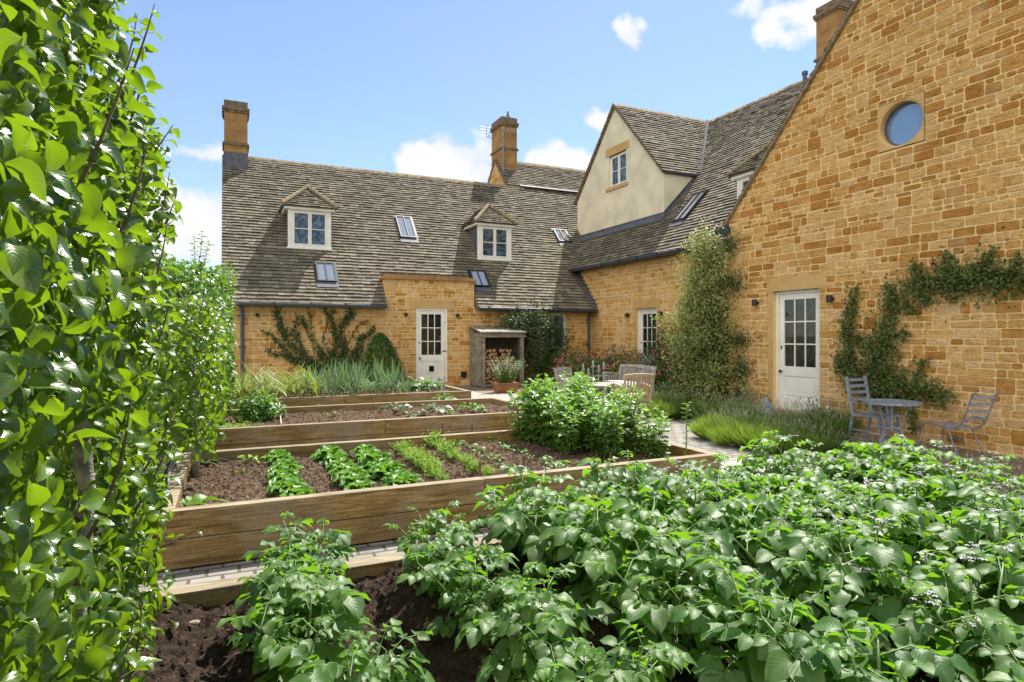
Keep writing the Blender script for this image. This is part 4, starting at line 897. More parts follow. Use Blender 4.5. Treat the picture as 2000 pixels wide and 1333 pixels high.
for k in range(7):
    x = 0.30+0.68*k; ys = []; y = 3.22 if k < 2 else 3.3; stop = (1.75, 1.05, 0.7, 0.7, 0.75, 1.2, 1.7)[k]
    while y > stop: ys.append(y); y -= random.uniform(0.30, 0.38) if k > 2 else random.uniform(0.38, 0.50)
    for i, y in enumerate(ys):
        v = random.choice((0, 1, 2)) if k < 2 or (k == 2 and i > 2) else random.choice((3, 4, 5, 6))
        loc = (x+random.uniform(-.07, .07), y+random.uniform(-.04, .04), 0.10); rz = random.random()*6.28; sc = random.uniform(0.86, 1.12)*(0.88 if k < 2 else 1.0)*(0.85 if y < 2.1 and k < 1 else 1.0)
        lab = 'potato plant, %s from the wooden board, in the %s row from the left' % (ordn[i], ordn[k])
        if not pot[v][1]: o = pot[v][0]; o.location = loc; o.rotation_euler = (0, 0, rz); o.scale = (sc,)*3; o['label'] = lab; pot[v][1] = True
        else: dup(pot[v][0], loc, rz, lab, sc)
for t, used in pot:
    if not used:
        for c in list(t.children): bpy.data.objects.remove(c)
        bpy.data.objects.remove(t)

# ================================================================== BED 1 CROPS
def place_all(protos, spots, labels):
    used = set()
    for (loc, rz, sc), lab in zip(spots, labels):
        i = random.randrange(len(protos)); t = protos[i]
        if i not in used: used.add(i); t.location = loc; t.rotation_euler = (0, 0, rz); t.scale = (sc,)*3; t['label'] = lab
        else: dup(t, loc, rz, lab, sc)
    for i, t in enumerate(protos):
        if i not in used:
            for c in list(t.children): bpy.data.objects.remove(c)
            bpy.data.objects.remove(t)
def lettuce(seed):
    random.seed(seed); t = thing('lettuce', 'x', 'lettuce', (0, 0, 0), 'lettuces in rows'); lf = LF(); n_ = 22
    for i in range(n_):
        a = i*2.4; k = i/n_; el = 0.45+0.95*k; r = 0.03*(1-k); d = perp(a, el); nn = -perp(a, 0)*math.sin(el)+V(0, 0, math.cos(el))
        lf.add(V(math.cos(a)*r, math.sin(a)*r, 0.005+0.03*k), d+V(random.uniform(-.15, .15), random.uniform(-.15, .15), 0), nn+V(random.uniform(-.2, .2), random.uniform(-.2, .2), 0), (0.165-0.05*k)*random.uniform(.85, 1.15), 0.2+0.7*k)
    lf.build('leaves', 'lettuce', 'lettuce_leaf', t); return t
ps = [lettuce(1), lettuce(2), lettuce(3)]; spots = []; labs = []
for nm, x, y0, y1, n_ in (('leftmost', 0.50, 5.15, 7.0, 8), ('middle', 1.0, 5.1, 6.95, 8), ('rightmost', 1.36, 5.1, 6.8, 7)):
    for i in range(n_):
        spots.append(((x+random.uniform(-.03, .03), y0+(y1-y0)*i/(n_-1), 0.095), random.random()*6, random.uniform(.75, 1.1)*(1.0 if x > .9 else 0.88))); labs.append('green lettuce, %s from the front board, in the %s lettuce row' % (ordn[i], nm))
place_all(ps, spots, labs)
def feather(seed, h, r, n_, name, cat, grp, mat='carrot_leaf', ls=0.022):
    random.seed(seed); t = thing(name, 'x', cat, (0, 0, 0), grp); lf = LF(); st = MB()
    for i in range(n_):
        a = random.random()*6.28; el = random.uniform(0.6, 1.5); ln = h*random.uniform(.7, 1.15); b = V(random.gauss(0, r*.4), random.gauss(0, r*.4), 0); d = perp(a, el); e = b+d*ln; st.tube([b, e], [0.0018, 0.0008], 3, cap=False)
        for k in range(12):
            f = 0.3+0.7*k/11; p = b.lerp(e, f); dd = perp(random.random()*6.28, random.uniform(-.2, .8)); lf.add(p, dd+d*0.4, V(random.gauss(0, .4), random.gauss(0, .4), 1), ls*random.uniform(.8, 1.6)*(1.2-0.4*f))
    st.build('stalk', 'stem_green', t); lf.build('leaves', 'small', mat, t); return t
random.seed(5)
for nm, x, y0, y1, n_, h in (('left', 1.74, 5.25, 6.9, 10, 0.15), ('right', 2.17, 5.3, 7.0, 9, 0.14)):
    ps = [feather(11+int(x*10)+q, h*1.15, 0.075, 44, 'carrot_tops', 'carrot', 'carrots in rows') for q in range(2)]; random.seed(int(x*100))
    place_all(ps, [((x+random.uniform(-.025, .025)+0.05*(i/(n_-1)), y0+(y1-y0)*i/(n_-1), 0.095), random.random()*6, random.uniform(.5, 1.15)) for i in range(n_)],
              ['feathery carrot clump, %s from the front board, in the %s carrot row' % (ordn[i], nm) for i in range(n_)])
def seedling(seed, sz, mat, name='seedling', cat='seedling', grp='small seedlings in rows', n_=7, tm='round', hh=0.05):
    random.seed(seed); t = thing(name, 'x', cat, (0, 0, 0), grp); lf = LF(); st = MB()
    for i in range(n_):
        a = i*2.4+random.random(); e = perp(a, random.uniform(.3, 1.2))*hh*random.uniform(.6, 1.2); st.tube([V(0, 0, 0), e], 0.0016, 3, cap=False); lf.add(e, perp(a, random.uniform(-.2, .4)), V(random.gauss(0, .3), random.gauss(0, .3), 1), sz*random.uniform(.6, 1.2))
    st.build('stalk', 'stem_green', t); lf.build('leaves', tm, mat, t); return t
for nm, x, y0, y1, n_ in (('left', 2.55, 5.15, 6.95, 10), ('right', 2.98, 5.1, 7.0, 10)):
    ps = [seedling(50+q+int(x*10), 0.045, 'lettuce_leaf', n_=9) for q in range(3)]; random.seed(int(x*77))
    place_all(ps, [((x+random.uniform(-.05, .05), y0+(y1-y0)*i/(n_-1)+random.uniform(-.05, .05), 0.095), random.random()*6, random.uniform(.6, 1.25)) for i in range(n_)],
              ['small seedling, %s from the front board, in the %s seedling row' % (ordn[i], nm) for i in range(n_)])
def bean(seed, h):
    random.seed(seed); t = thing('broad_bean_plant', 'x', 'bean plant', (0, 0, 0), 'broad bean plants'); lf = LF(); st = MB(); pd = MB()
    for s in range(5):
        a = s*1.26+random.random(); hh = h*random.uniform(.75, 1.08); b = perp(a, 0)*0.05; ln = random.uniform(.02, .24)
        P = [b+V(math.cos(a)*ln*q*q, math.sin(a)*ln*q*q, hh*q) for q in (0, .33, .66, 1)]; st.tube(P, [0.008, 0.007, 0.006, 0.004], 5); n_ = 14
        for i in range(n_):
            q = 0.10+0.90*i/(n_-1); k = q*3; w = min(2, int(k)); p = P[w].lerp(P[w+1], k-w); aa = i*2.2+s; el = 0.15+0.9*max(0, q-.6)*2.2
            d = perp(aa, el); sd = V(-math.sin(aa), math.cos(aa), 0); e = p+d*0.06; st.tube([p, e], 0.002, 3, cap=False); sz = random.uniform(.095, .145)*(1-0.35*max(0, q-.75)*4)
            for g in (-1, 1):
                lf.add(e, d+sd*g*0.5+V(0, 0, random.uniform(-.3, .3)), V(random.gauss(0, .4), random.gauss(0, .4), 1), sz, q*random.uniform(.7, 1)); lf.add(p+d*0.03, d*.5+sd*g, V(random.gauss(0, .4), random.gauss(0, .4), 1), sz*.9, q*random.uniform(.7, 1))
            if q < 0.5 and random.random() < 0.5:
                o = p+d*0.02; pd.tube([o, o+V(d.x*.02, d.y*.02, -.04), o+V(d.x*.03, d.y*.03, -.11), o+V(d.x*.02, d.y*.02, -.16)], [0.003, 0.010, 0.010, 0.002], 6)
    st.build('stem', 'stem_green', t, True); lf.build('leaves', 'bean', 'bean_leaf', t); pd.build('pod', 'pod_green', t, True); return t
ps = [bean(70+q, (0.70, 0.76, 0.64)[q]) for q in range(3)]; random.seed(8); spots = []; labs = []
for k, (x, y0, y1, n_) in enumerate(((3.45, 5.95, 7.05, 5), (3.78, 5.6, 7.0, 6), (4.12, 5.3, 7.0, 7))):
    for i in range(n_): spots.append(((x+random.uniform(-.06, .06), y0+(y1-y0)*i/(n_-1), 0.09), random.random()*6, random.uniform(.88, 1.08)*(.80+.05*i)*(1.0, 1.0, .95)[k])); labs.append('leafy broad bean plant, %s from the front, in the %s bean row' % (ordn[i], ('left', 'middle', 'right')[k]))
place_all(ps, spots, labs)
t = thing('bean_plant', 'lone bean plant leaning over the right edge of the raised bed', 'bean plant', (4.35, 5.05, 0.09), 'broad bean plants')
lf = LF(); st = MB(); P = [V(4.33, 5.1, .09), V(4.38, 5.12, .3), V(4.44, 5.2, .5), V(4.5, 5.25, .68)]; st.tube(P, [.008, .007, .005, .003], 5)
for i in range(26):
    k = (0.25+0.75*i/25)*3; w = min(2, int(k)); p = P[w].lerp(P[w+1], k-w); aa = i*2.2; lf.add(p, perp(aa, .4), V(random.gauss(0, .4), random.gauss(0, .4), 1), .07*(1 if i > 8 else .7))
st.build('stem', 'stem_green', t); lf.build('leaves', 'bean', 'bean_leaf', t)
for i, (px, py, top, tilt) in enumerate(((864, 860, 826, 0), (922, 850, 829, 0), (988, 842, 817, 0), (937, 932, 903, 0), (1020, 925, 890, .12), (1104, 918, 905, 0), (864, 940, 930, 0), (1188, 905, 885, .3))):
    p = gnd(px, py, 0.30); h = (py-top)/FOC*(p.y/ray(px, py).y)
    where = ('back board, leftmost', 'back board, middle', 'back board by the beans', 'front board between carrot tops', 'front board, leaning right', 'front board before the beans', 'front board before the left carrots', 'front board, bent, before the beans')[i]
    t = thing('row_marker', 'thin rusty row marker stick at the '+where, 'stick', p, 'row marker sticks'); m = MB(); m.tube([p+V(0, 0, -.06), p+V(tilt*h, 0, h)], 0.011, 6); m.build('stick', 'stick', t)
# strappy onions, dock and weeds at the left end of bed one
def strappy(name, label, cat, p, n_, L, mat, grp=None, w=1.0, el=(0.5, 1.3)):
    t = thing(name, label, cat, p, grp); lf = LF()
    for i in range(n_): a = i*2.4+random.random(); lf.add(p+perp(a, 0)*0.01, perp(a, random.uniform(*el)), perp(a, 0)*-.3+V(0, 0, 1), L*random.uniform(.6, 1.1))
    lf.build('leaves', 'bladeb', mat, t); return t
vs_, f_, u_ = leaf_t(0.055, 8, 1, 0.8, 0.55, 'blade'); T['bladeb'] = (vs_, f_, u_)
strappy('spring_onion', 'sprawling spring onion with long limp leaves by the bed corner', 'onion', gnd(402, 905, .27), 9, .34, 'leek_leaf', el=(.2, 1.0))
p = gnd(360, 990, .28); t = thing('dock_weed', 'broad crinkled dock leaves in the front left corner of the bed', 'weed', p); lf = LF()
for a, s in ((0.2, .30), (0.9, .25), (1.7, .2), (2.6, .25), (-.4, .22), (3.4, .18), (1.3, .2)): lf.add(p, perp(a, .45), V(0, 0, 1)-perp(a, .0)*.4, s)
lf.build('leaves', 'dock', 'apple_leaf', t)
for i, (px, py, s) in enumerate(((490, 905, 1.6), (560, 930, .8), (470, 925, .7))):
    t = seedling(200+i, 0.05, 'carrot_leaf', 'weed', 'weed', None, 11, 'mid', .06); t.location = gnd(px, py, .26); t.scale = (s,)*3; t['label'] = ('spiky green weed left of the first lettuce row', 'tiny weed beside the front of the first lettuce row', 'tiny weed in bare soil beside the spring onion')[i]
# ================================================================== BED 2 CROPS
p = gnd(505, 818, .32); t = thing('salad_clump', 'tall bright green salad clump at the left of the second bed', 'salad plant', p); foliage('leaves', 'round', 'lettuce_leaf', p+V(0, 0, .14), (.33, .32, .25), 900, .06, t, 1.2, .9)
p = gnd(440, 838, .32); t = thing('herb_mat', 'low feathery herb mat at the left end of the second bed', 'herb', p); foliage('leaves', 'small', 'carrot_leaf', p+V(0, 0, .02), (.42, .25, .07), 900, .03, t, 1.2, .9)
b2 = [((627, 800), 1.0, 'b', 'lone pale seedling in the middle of the second bed'), ((650, 812), .8, 'b', 'small seedling just right of the lone pale seedling'), ((760, 800), 1.1, 'c', 'blue green brassica, leftmost of its group in the second bed'),
      ((785, 806), 1.2, 'c', 'blue green brassica with drooping leaves, second in its group'), ((812, 812), 1.2, 'c', 'wide blue green brassica at the front of the second bed'), ((838, 800), 1.0, 'c', 'small brassica between two wider ones in the second bed'),
      ((858, 806), 1.2, 'c', 'dark brassica left of the bushy seedling'), ((868, 786), 1.5, 's', 'bushy light green seedling near the back board of the second bed'), ((915, 802), 1.4, 's', 'low light green clump near the right front of the second bed'),
      ((938, 806), 1.0, 's', 'small light green clump beside the right front corner of the second bed'), ((880, 812), .7, 's', 'tiny green seedling at the front board of the second bed')]
for i, (q, s, k, lab) in enumerate(b2):
    t = seedling(300+i, dict(b=.06, c=.10, s=.07)[k], dict(b='lettuce_leaf', c='brassica_leaf', s='lettuce_leaf')[k], 'brassica_seedling' if k == 'c' else 'seedling', 'brassica' if k == 'c' else 'seedling', None, dict(b=6, c=9, s=22)[k], 'round', .09)
    t.location = gnd(q[0], q[1], .32); t.scale = (s,)*3; t['label'] = lab
m = MB(); a, b = gnd(546, 786, .36), gnd(549, 828, .36); m.tube([a, b], 0.006, 4); tag(m.build('string_line', 'white_string'), 'taut white string across the second bed beside the salad clump', 'string')
# ================================================================== BED 3 CROPS
def allium(seed, mat, h, n_, grp, nm, cat, bent):
    random.seed(seed); t = thing(nm, 'x', cat, (0, 0, 0), grp); lf = LF(); st = MB(); st.tube([(0, 0, 0), (0, 0, h*.3)], [0.012, 0.009], 6); fan = random.random()*3
    for i in range(n_):
        a = fan+(0 if i % 2 else math.pi)+random.uniform(-.5, .5); el = random.uniform(.75, 1.45); d = perp(a, el)
        lf.add(V(0, 0, h*(.05+.25*i/n_)), d, -perp(a, 0)*.8+V(0, 0, .6), h*random.uniform(.7, 1.05), random.random()*(1 if bent else .8))
    st.build('stalk', 'stem_green', t); lf.build('leaves', 'bladeb' if bent else 'blade', mat, t); return t
ps = [allium(400+q, 'garlic_leaf' if q < 2 else 'leek_leaf', (.60, .54, .64)[q], 8, 'garlic plants in the back bed', 'garlic_plant', 'garlic', True) for q in range(3)]; random.seed(3); sp = []; lb = []
for r_ in range(6):
    for i in range(9): sp.append(((0.05+i*0.19+random.uniform(-.05, .05), 12.05+r_*.4+random.uniform(-.08, .08), .2), random.random()*6, random.uniform(.75, 1.2))); lb.append('straw tipped garlic plant among the garlic left of the leeks')
place_all(ps, sp, lb)
ps = [allium(420+q, 'leek_leaf', (.60, .56, .66)[q], 8, 'leeks in the back bed', 'leek', 'leek', q == 1) for q in range(3)]; random.seed(4); sp = []; lb = []
for r_ in range(6):
    for i in range(9): sp.append(((1.75+i*0.19+random.uniform(-.05, .05), 12.05+r_*.4+random.uniform(-.08, .08), .2), random.random()*6, random.uniform(.8, 1.1))); lb.append('upright blue green leek among the leeks left of the squash')
place_all(ps, sp, lb)
p = gnd(830, 760, .34); t = thing('squash_plant', 'low pale leaved squash plant at the right end of the back bed', 'squash', p); foliage('leaves', 'round', 'brassica_leaf', p+V(0, .3, .05), (.55, .5, .12), 130, .13, t, 1.6, .9); foliage('new_leaves', 'round', 'lettuce_leaf', p+V(0, .3, .09), (.5, .45, .12), 60, .11, t, 1.6, .9)
p = gnd(460, 775, .34); t = thing('withered_plant', 'orange brown withered plant at the left end of the back bed', 'plant', p); foliage('leaves', 'lance', 'autumn_leaf', p+V(0, 0, .08), (.4, .3, .13), 160, .13, t, 1, .9)
for s_, px, lab in ((0, 700, 'x'),): pass
# garden fork handle
p = gnd(868, 768, .33); t = thing('garden_fork', 'garden fork standing upright in the back bed with a pale pink handle', 'garden tool', p); h = 0.88
m = MB(); m.tube([p+V(0, 0, .35), p+V(0, 0, h-.12)], .017, 8); m.build('shaft', 'pale_plastic', t)
m = MB(); c = p+V(0, 0, h-.06); m.tube([c+V(.0, 0, -.06), c+V(-.05, 0, -.02), c+V(-.055, 0, .05), c+V(.055, 0, .05), c+V(.05, 0, -.02), c+V(0, 0, -.06)], .012, 6); m.build('handle', 'pale_plastic', t)
m = MB(); m.tube([c+V(-.045, 0, .052), c+V(.045, 0, .052)], .016, 8); m.build('grip', 'black_metal', t)
m = MB(); m.tube([p+V(0, 0, .0), p+V(0, 0, .36)], .02, 8); m.box(p+V(0, 0, .05), (.2, .02, .03))
for k in range(4): m.tube([p+V(-.09+k*.06, 0, .05), p+V(-.09+k*.06, 0, -.1)], .006, 4)
m.build('fork_head', 'galvanised', t)

# ================================================================== FRUIT TREES AND HOOPS ON THE LEFT
def pear_tree():
    random.seed(31); t = thing('pear_tree', 'big glossy leaved trained pear tree filling the left foreground', 'pear tree', (-.42, 2.35, 0)); tr = MB()
    tr.tube([(-.42, 2.35, -.1), (-.43, 2.33, .4), (-.40, 2.36, .9), (-.45, 2.33, 1.5), (-.42, 2.3, 2.2), (-.46, 2.35, 2.9)], [.032, .026, .024, .022, .018, .01], 10)
    tr.tube([(-.52, 1.55, -.1), (-.5, 1.56, .9), (-.55, 1.5, 1.8), (-.5, 1.5, 2.6)], [.02, .018, .016, .01], 8)
    for z in (.45, .9, 1.35, 1.8, 2.25, 2.65):
        for s in (-1, 1): tr.tube([(-.43, 2.34, z-.08), (-.45, 2.34+s*.4, z), (-.44+random.uniform(-.05, .05), 2.34+s*.95, z+.05)], [.014, .011, .006], 6)
    tr.build('trunk', 'trunk_bark', t, True)
    n_ = 15500; P = np.zeros((n_, 3)); rg = np.random.default_rng(5)
    k = 0; D = np.zeros((n_, 3)); N = np.zeros((n_, 3))
    while k < n_:
        y = rg.uniform(1.12, 3.38); z = rg.uniform(-.02, 3.25); x = -.55+rg.choice((-1, 1), p=(.3, .7))*abs(rg.normal(0, .22)); c = noise.noise(Vector((x*3, y*2.2, z*2.2)))
        face = -.262+.12*noise.noise(Vector((y*1.7, z*1.7, 3)))-0.085*max(0, z-1.7)+0.05*max(0, .6-abs(z-1.5))
        if x > face or (z > 2.35+.9*math.exp(-((y-1.6)/.9)**2)): continue
        if abs(z-1.0) < .24 and abs(y-2.3) < .45 and x > -.5 and rg.random() < .6: continue
        if 1.3 < y < 2.35 and abs(x/y+.180) < .03 and abs(z-(1.4-.40*y/2.3)) < .13 and rg.random() < .93: continue
        if c < -.25 and rg.random() < .5: continue
        P[k] = (x, y, z); o = 1.0 if x > -.6 else -.6
        D[k] = (rg.normal(o*.35, .5), rg.normal(0, .55), rg.normal(-.45, .5)); N[k] = (rg.normal(o*.55, .45), rg.normal(-.1, .45), rg.normal(.55, .4)); k += 1
    S = .057*(.55+.5*rg.random(n_)+.45*rg.random(n_)**3); leaves('foliage', 'pear', P, D, N, S, 'pear_leaf', t, rg.random(n_)**1.5)
    sh = MB(); lf = LF()
    def shoot(a, b, c, n2=17, sz=.052):
        a, b, c = Vector(a), Vector(b), Vector(c); P = [a.lerp(b, q).lerp(b.lerp(c, q), q) for q in (0, .25, .5, .75, 1)]; sh.tube(P, [.005, .0045, .004, .003, .0015], 5)
        for i in range(n2):
            q = (.15+.85*i/n2)*4; w = min(3, int(q)); p = P[w].lerp(P[w+1], q-w); aa = i*2.4; d = perp(aa, .3); sh.tube([p, p+d*.025], .001, 3, cap=False); lf.add(p+d*.025, d+V(0, 0, random.uniform(-.6, .3)), V(random.gauss(0, .5), random.gauss(0, .5), 1), sz*random.uniform(.6, 1.3), .5+.5*random.random())
    def pt(px, py, Y): return on(px, py, 'y', Y)
    shoot(pt(235, 200, 2.6), pt(275, 110, 2.6), pt(302, 8, 2.6), 12); shoot(pt(225, 170, 2.9), pt(255, 120, 2.9), pt(268, 30, 2.9)); shoot(pt(205, 60, 2.5), pt(215, 20, 2.5), pt(222, -60, 2.5))
    shoot(pt(270, 345, 3.0), pt(300, 300, 3.0), pt(338, 245, 3.0), 12); shoot(pt(262, 320, 3.2), pt(292, 270, 3.2), pt(300, 228, 3.2)); shoot(pt(245, 260, 2.7), pt(270, 200, 2.7), pt(275, 165, 2.7))
    shoot(pt(285, 560, 3.2), pt(340, 560, 3.1), pt(395, 540, 3.0), 12, .05); shoot(pt(250, 1110, 2.9), pt(320, 1060, 2.9), pt(395, 1035, 2.9), 6, .035); shoot(pt(290, 455, 3.2), pt(315, 450, 3.2), pt(338, 432, 3.2), 5, .05)
    shoot(pt(180, 60, 2.2), pt(190, 0, 2.2), pt(195, -90, 2.2), 12, .05)
    random.seed(12)
    for _ in range(16):
        y = random.uniform(1.5, 3.2); z = random.uniform(.2, 1.9); a = V(-.32, y, z); shoot(a, a+V(.08, random.uniform(-.05, .05), .14), a+V(random.uniform(.08, .13), random.uniform(-.08, .08), random.uniform(.25, .4)), 13, .055)
    sh.build('shoot', 'twig', t); lf.build('shoot_leaves', 'pear', 'pear_leaf', t); return t
pear_tree()
def slab_tree(name, label, cat, x0, x1, y0, y1, z0, z1, n_, sz, mat, seed, trunks, tm='mid', cut=.75, tw=()):
    rg = np.random.default_rng(seed); t = thing(name, label, cat, (trunks[0][0], trunks[0][1], G(trunks[0][1]))); tr = MB()
    for (x, y, r_) in trunks:
        tr.tube([(x, y, G(y)-.05), (x+.02, y, .5), (x-.02, y+.05, z0+(z1-z0)*.6), (x, y, z1-.3)], [r_*1.2, r_, r_*.7, r_*.3], 8)
        for q in range(8):
            z = z0+(z1-z0)*(q+.5)/8; a = q*2.4; tr.tube([(x, y, z-.1), (x+math.cos(a)*.2, y+math.sin(a)*.45, z+.1)], [r_*.4, r_*.15], 5)
    tr.build('trunk', 'trunk_bark', t, True); P = []; cx, cy, cz_ = (x0+x1)/2, (y0+y1)/2, (z0+z1)/2; hx, hy, hz = (x1-x0)/2, (y1-y0)/2, (z1-z0)/2
    while len(P) < n_:
        q = rg.uniform(-1, 1, 3); e = (abs(q)**5).sum()**.2; b = noise.noise(Vector((q[0]*1.5+seed, q[1]*2.5, q[2]*2.5)))*.35
        if e > 1+b or e < cut+b-.3*rg.random(): continue
        P.append((cx+q[0]*hx, cy+q[1]*hy, cz_+q[2]*hz, q[0], q[1], q[2]))
    P = np.array(P); u = P[:, 3:]; D = u*.5+rg.normal(size=u.shape)*.5+np.array([0, 0, -.35]); N = u*.5+rg.normal(size=u.shape)*.4+np.array([0, 0, .7])
    leaves('foliage', tm, P[:, :3], D, N, sz*(.6+.7*rg.random(n_)), mat, t)
    if tw:
        sh = MB(); lf = LF()
        for (a, b) in tw:
            a, b = Vector(a), Vector(b); sh.tube([a, a.lerp(b, .5)+V(.02, 0, 0), b], [.006, .004, .002], 4)
            for i in range(16): p = a.lerp(b, .1+.9*i/15); lf.add(p, perp(i*2.4, .3), V(random.gauss(0, .4), 0, 1), sz*random.uniform(.7, 1.2))
        sh.build('shoot', 'twig', t); lf.build('shoot_leaves', tm, mat, t)
    return t
slab_tree('pear_tree', 'young trained pear tree with a bare grey stem in the bed corner', 'pear tree', -.78, -.02, 5.6, 7.5, .40, 1.76, 3600, .062, 'pear_leaf', 2, [(-.27, 6.5, .035)], 'pear', .3)
slab_tree('apple_tree', 'tall leafy trained apple tree with a long shoot above its top', 'apple tree', -1.1, -.02, 8.0, 9.9, .1, 2.35, 6500, .085, 'apple_leaf', 3, [(-.3, 8.9, .03)], 'mid', .55, [((-.35, 9.0, 2.2), (-.28, 9.0, 2.75)), ((-.3, 8.8, 2.2), (-.2, 8.8, 2.6)), ((-.4, 9.2, 2.2), (-.38, 9.2, 2.7))])
slab_tree('apple_tree', 'rounded trained apple tree hiding the corner of the long house', 'apple tree', -1.0, .12, 9.9, 11.7, .1, 2.45, 6500, .078, 'apple_leaf', 4, [(-.3, 10.8, .03)], 'mid', .55, [((.02, 10.8, 2.3), (.05, 10.8, 2.62))])
slab_tree('apple_tree', 'farthest trained apple tree beside the leek bed', 'apple tree', -1.0, .10, 11.7, 13.4, .1, 2.35, 5000, .075, 'apple_leaf', 5, [(-.3, 12.5, .03)], 'mid', .55)
for i, (y0, y1) in enumerate(((1.6, 4.2), (4.4, 7.4), (7.6, 11))): slab_tree('fruit_tree', ('trained fruit tree seen through gaps beyond the big pear tree', 'leafy fruit tree beyond the path behind the young pear', 'distant fruit tree on the far side of the left path')[i], 'fruit tree', -3.0, -2.15, y0, y1, .2, 2.5, 2600, .07, 'apple_leaf', 6+i, [(-2.5, (y0+y1)/2, .035)], 'mid', .4)
for i, y in enumerate((4.2, 6.3, 8.2, 10.2)):
    t = thing('arch_hoop', 'dark metal arch hoop over the left path, %s from the camera' % ordn[i], 'arch', (-1.25, y, G(y)), 'metal hoops over the left path'); m = MB()
    P = [V(-.48, y, G(y))]+[V(-1.28+.80*math.cos(a), y, 1.75+.75*math.sin(a)) for a in np.linspace(0, math.pi, 13)]+[V(-2.08, y, G(y))]; m.tube(P, .012, 6); m.build('hoop', 'hoop_metal', t, True)
    if i < 3:
        m = MB(); nx = (6.3, 8.2, 10.2)[i]
        for a in (.35, .9, 1.57, 2.2, 2.8): m.tube([V(-1.28+.8*math.cos(a), y, 1.75+.75*math.sin(a)), V(-1.28+.8*math.cos(a), nx, 1.75+.75*math.sin(a))], .005, 4)
        m.build('rail', 'hoop_metal', t)
# stones by the tree foot, drip hose
for i, (px, py, s) in enumerate(((285, 1196, .045), (215, 1210, .05), (240, 1250, .06), (232, 1290, .045), (458, 1250, .022), (380, 1220, .018))):
    p = on(px, py, 'z', .05); q = bpy.data.meshes.new('st'); m = MB(); random.seed(i+40); m.lathe((0, 0, 0), [(s*.5, -s*.5), (s*1.0, -s*.1), (s*.95, s*.2), (s*.4, s*.5)], 7)
    m.v = [(a*(1.4+random.uniform(-.15, .15)), b*(.9+random.uniform(-.15, .15)), c*random.uniform(.8, 1.2)) for a, b, c in m.v]; m.v = [(a+p.x, b+p.y, c+p.z+.01) for a, b, c in m.v]
    o = m.build('stone', 'buff_stone'); tag(o, ('flat buff stone against the end of the potato bed board', 'buff stone half hidden under the pear leaves', 'pale wedge of stone below the pear leaves', 'small pale stone lowest under the pear leaves', 'small tan stone in soil left of the first potato row', 'tiny tan stone near the potato bed board')[i], 'stone', 'loose stones in the potato soil')
#PART4
simple('verdigris', (0.28, 0.34, 0.31), 0.5, 0.15, 12)
# ================================================================== LOG STORE
lx0, lx1, ly0, ly1 = 6.62, 7.92, 16.35, 17.24; gz = G(16.4)
t = thing('log_store', 'grey weathered timber log store with sloping roof against the long house wall', 'log store', ((lx0+lx1)/2, 16.8, gz))
sp = MB(); F = Fr((lx0, ly1, 0), -Y3, Z3, -X3); z = gz+0.02; D_ = ly1-ly0; i = 0
while z < 1.60:
    h = 0.135; top = 1.62-0.0
    sp.prism(Fr((lx0, ly1, 0), -Y3, Z3, -X3), [(0, z), (D_, z), (D_, min(z+h, 1.46)), (0, min(z+h, 1.62))], 0.012+0.012*(i % 2), 0.03+0.012*(i % 2)); z += h-0.004; i += 1
sp.build('side_panel', 'weathered_wood', t)
sp = MB(); sp.fbox(Fr((lx1, ly1, 0), -Y3, Z3, -X3), 0, D_, gz, 1.45, -0.02, 0.0); sp.build('side_panel', 'weathered_wood', t)
for x in (lx0+0.045, lx1-0.045):
    sp = MB(); sp.box((x, ly0+0.03, (gz+1.40)/2), (0.09, 0.08, 1.40-gz)); sp.build('post', 'weathered_wood', t)
sp = MB(); sp.box(((lx0+lx1)/2, ly0+0.01, 1.43), (lx1-lx0+0.1, 0.07, 0.13)); sp.build('fascia_beam', 'weathered_wood', t)
sp = MB(); w_ = (lx1-lx0+0.16)/6
for k in range(6): sp.add([V(lx0-0.08+k*w_+q*w_*0.98, y, zz+dz) for dz in (0, .025) for (y, zz) in ((ly0-0.1, 1.50), (ly1, 1.68)) for q in (0, 1)], [(0, 1, 3, 2), (4, 5, 7, 6), (0, 1, 5, 4), (2, 3, 7, 6), (0, 2, 6, 4), (1, 3, 7, 5)])
sp.build('roof', 'weathered_wood', t)
sp = MB(); sp.box(((lx0+lx1)/2, ly1-0.03, 0.75), (lx1-lx0-0.1, 0.02, 1.7)); sp.build('back_panel', 'bark', t)
sp = MB(); sp.box(((lx0+lx1)/2, 16.75, gz+0.05), (lx1-lx0-0.1, 0.8, 0.06)); sp.build('floor', 'weathered_wood', t)
pl = []
random.seed(61)
for k in range(5):
    l_ = thing('log', 'split log with a pale cut end stacked in the log store', 'log', (0, 0, 0), 'split logs stacked in the log store'); m = MB(); e = MB(); r_ = 0.058
    sh = [[(math.cos(a)*r_, math.sin(a)*r_) for a in np.linspace(0, 2*math.pi, 9)[:-1]], [(math.cos(a)*r_*1.2, math.sin(a)*r_*1.2-.02) for a in np.linspace(0, math.pi, 7)],
          [(0, -.05)]+[(math.cos(a)*r_*1.6, math.sin(a)*r_*1.6-.05) for a in np.linspace(.7, 2.3, 5)], [(-.04, -.05)]+[(-.04+math.cos(a)*r_*1.7, -.05+math.sin(a)*r_*1.7) for a in np.linspace(0, 1.57, 5)], [(math.cos(a)*r_*.75, math.sin(a)*r_*.75) for a in np.linspace(0, 2*math.pi, 8)[:-1]]][k]
    m.prism(Fr((0, 0, 0), X3, Z3, Y3), sh, 0.0, 0.3); m.build('bark', 'bark', l_); e.prism(Fr((0, 0, 0), X3, Z3, Y3), [(a*.9, b*.9) for a, b in sh], -0.003, 0.002); e.build('cut_end', 'log_end', l_); pl.append(l_)
first = [True]*5; z = gz+0.15; rowi = 0
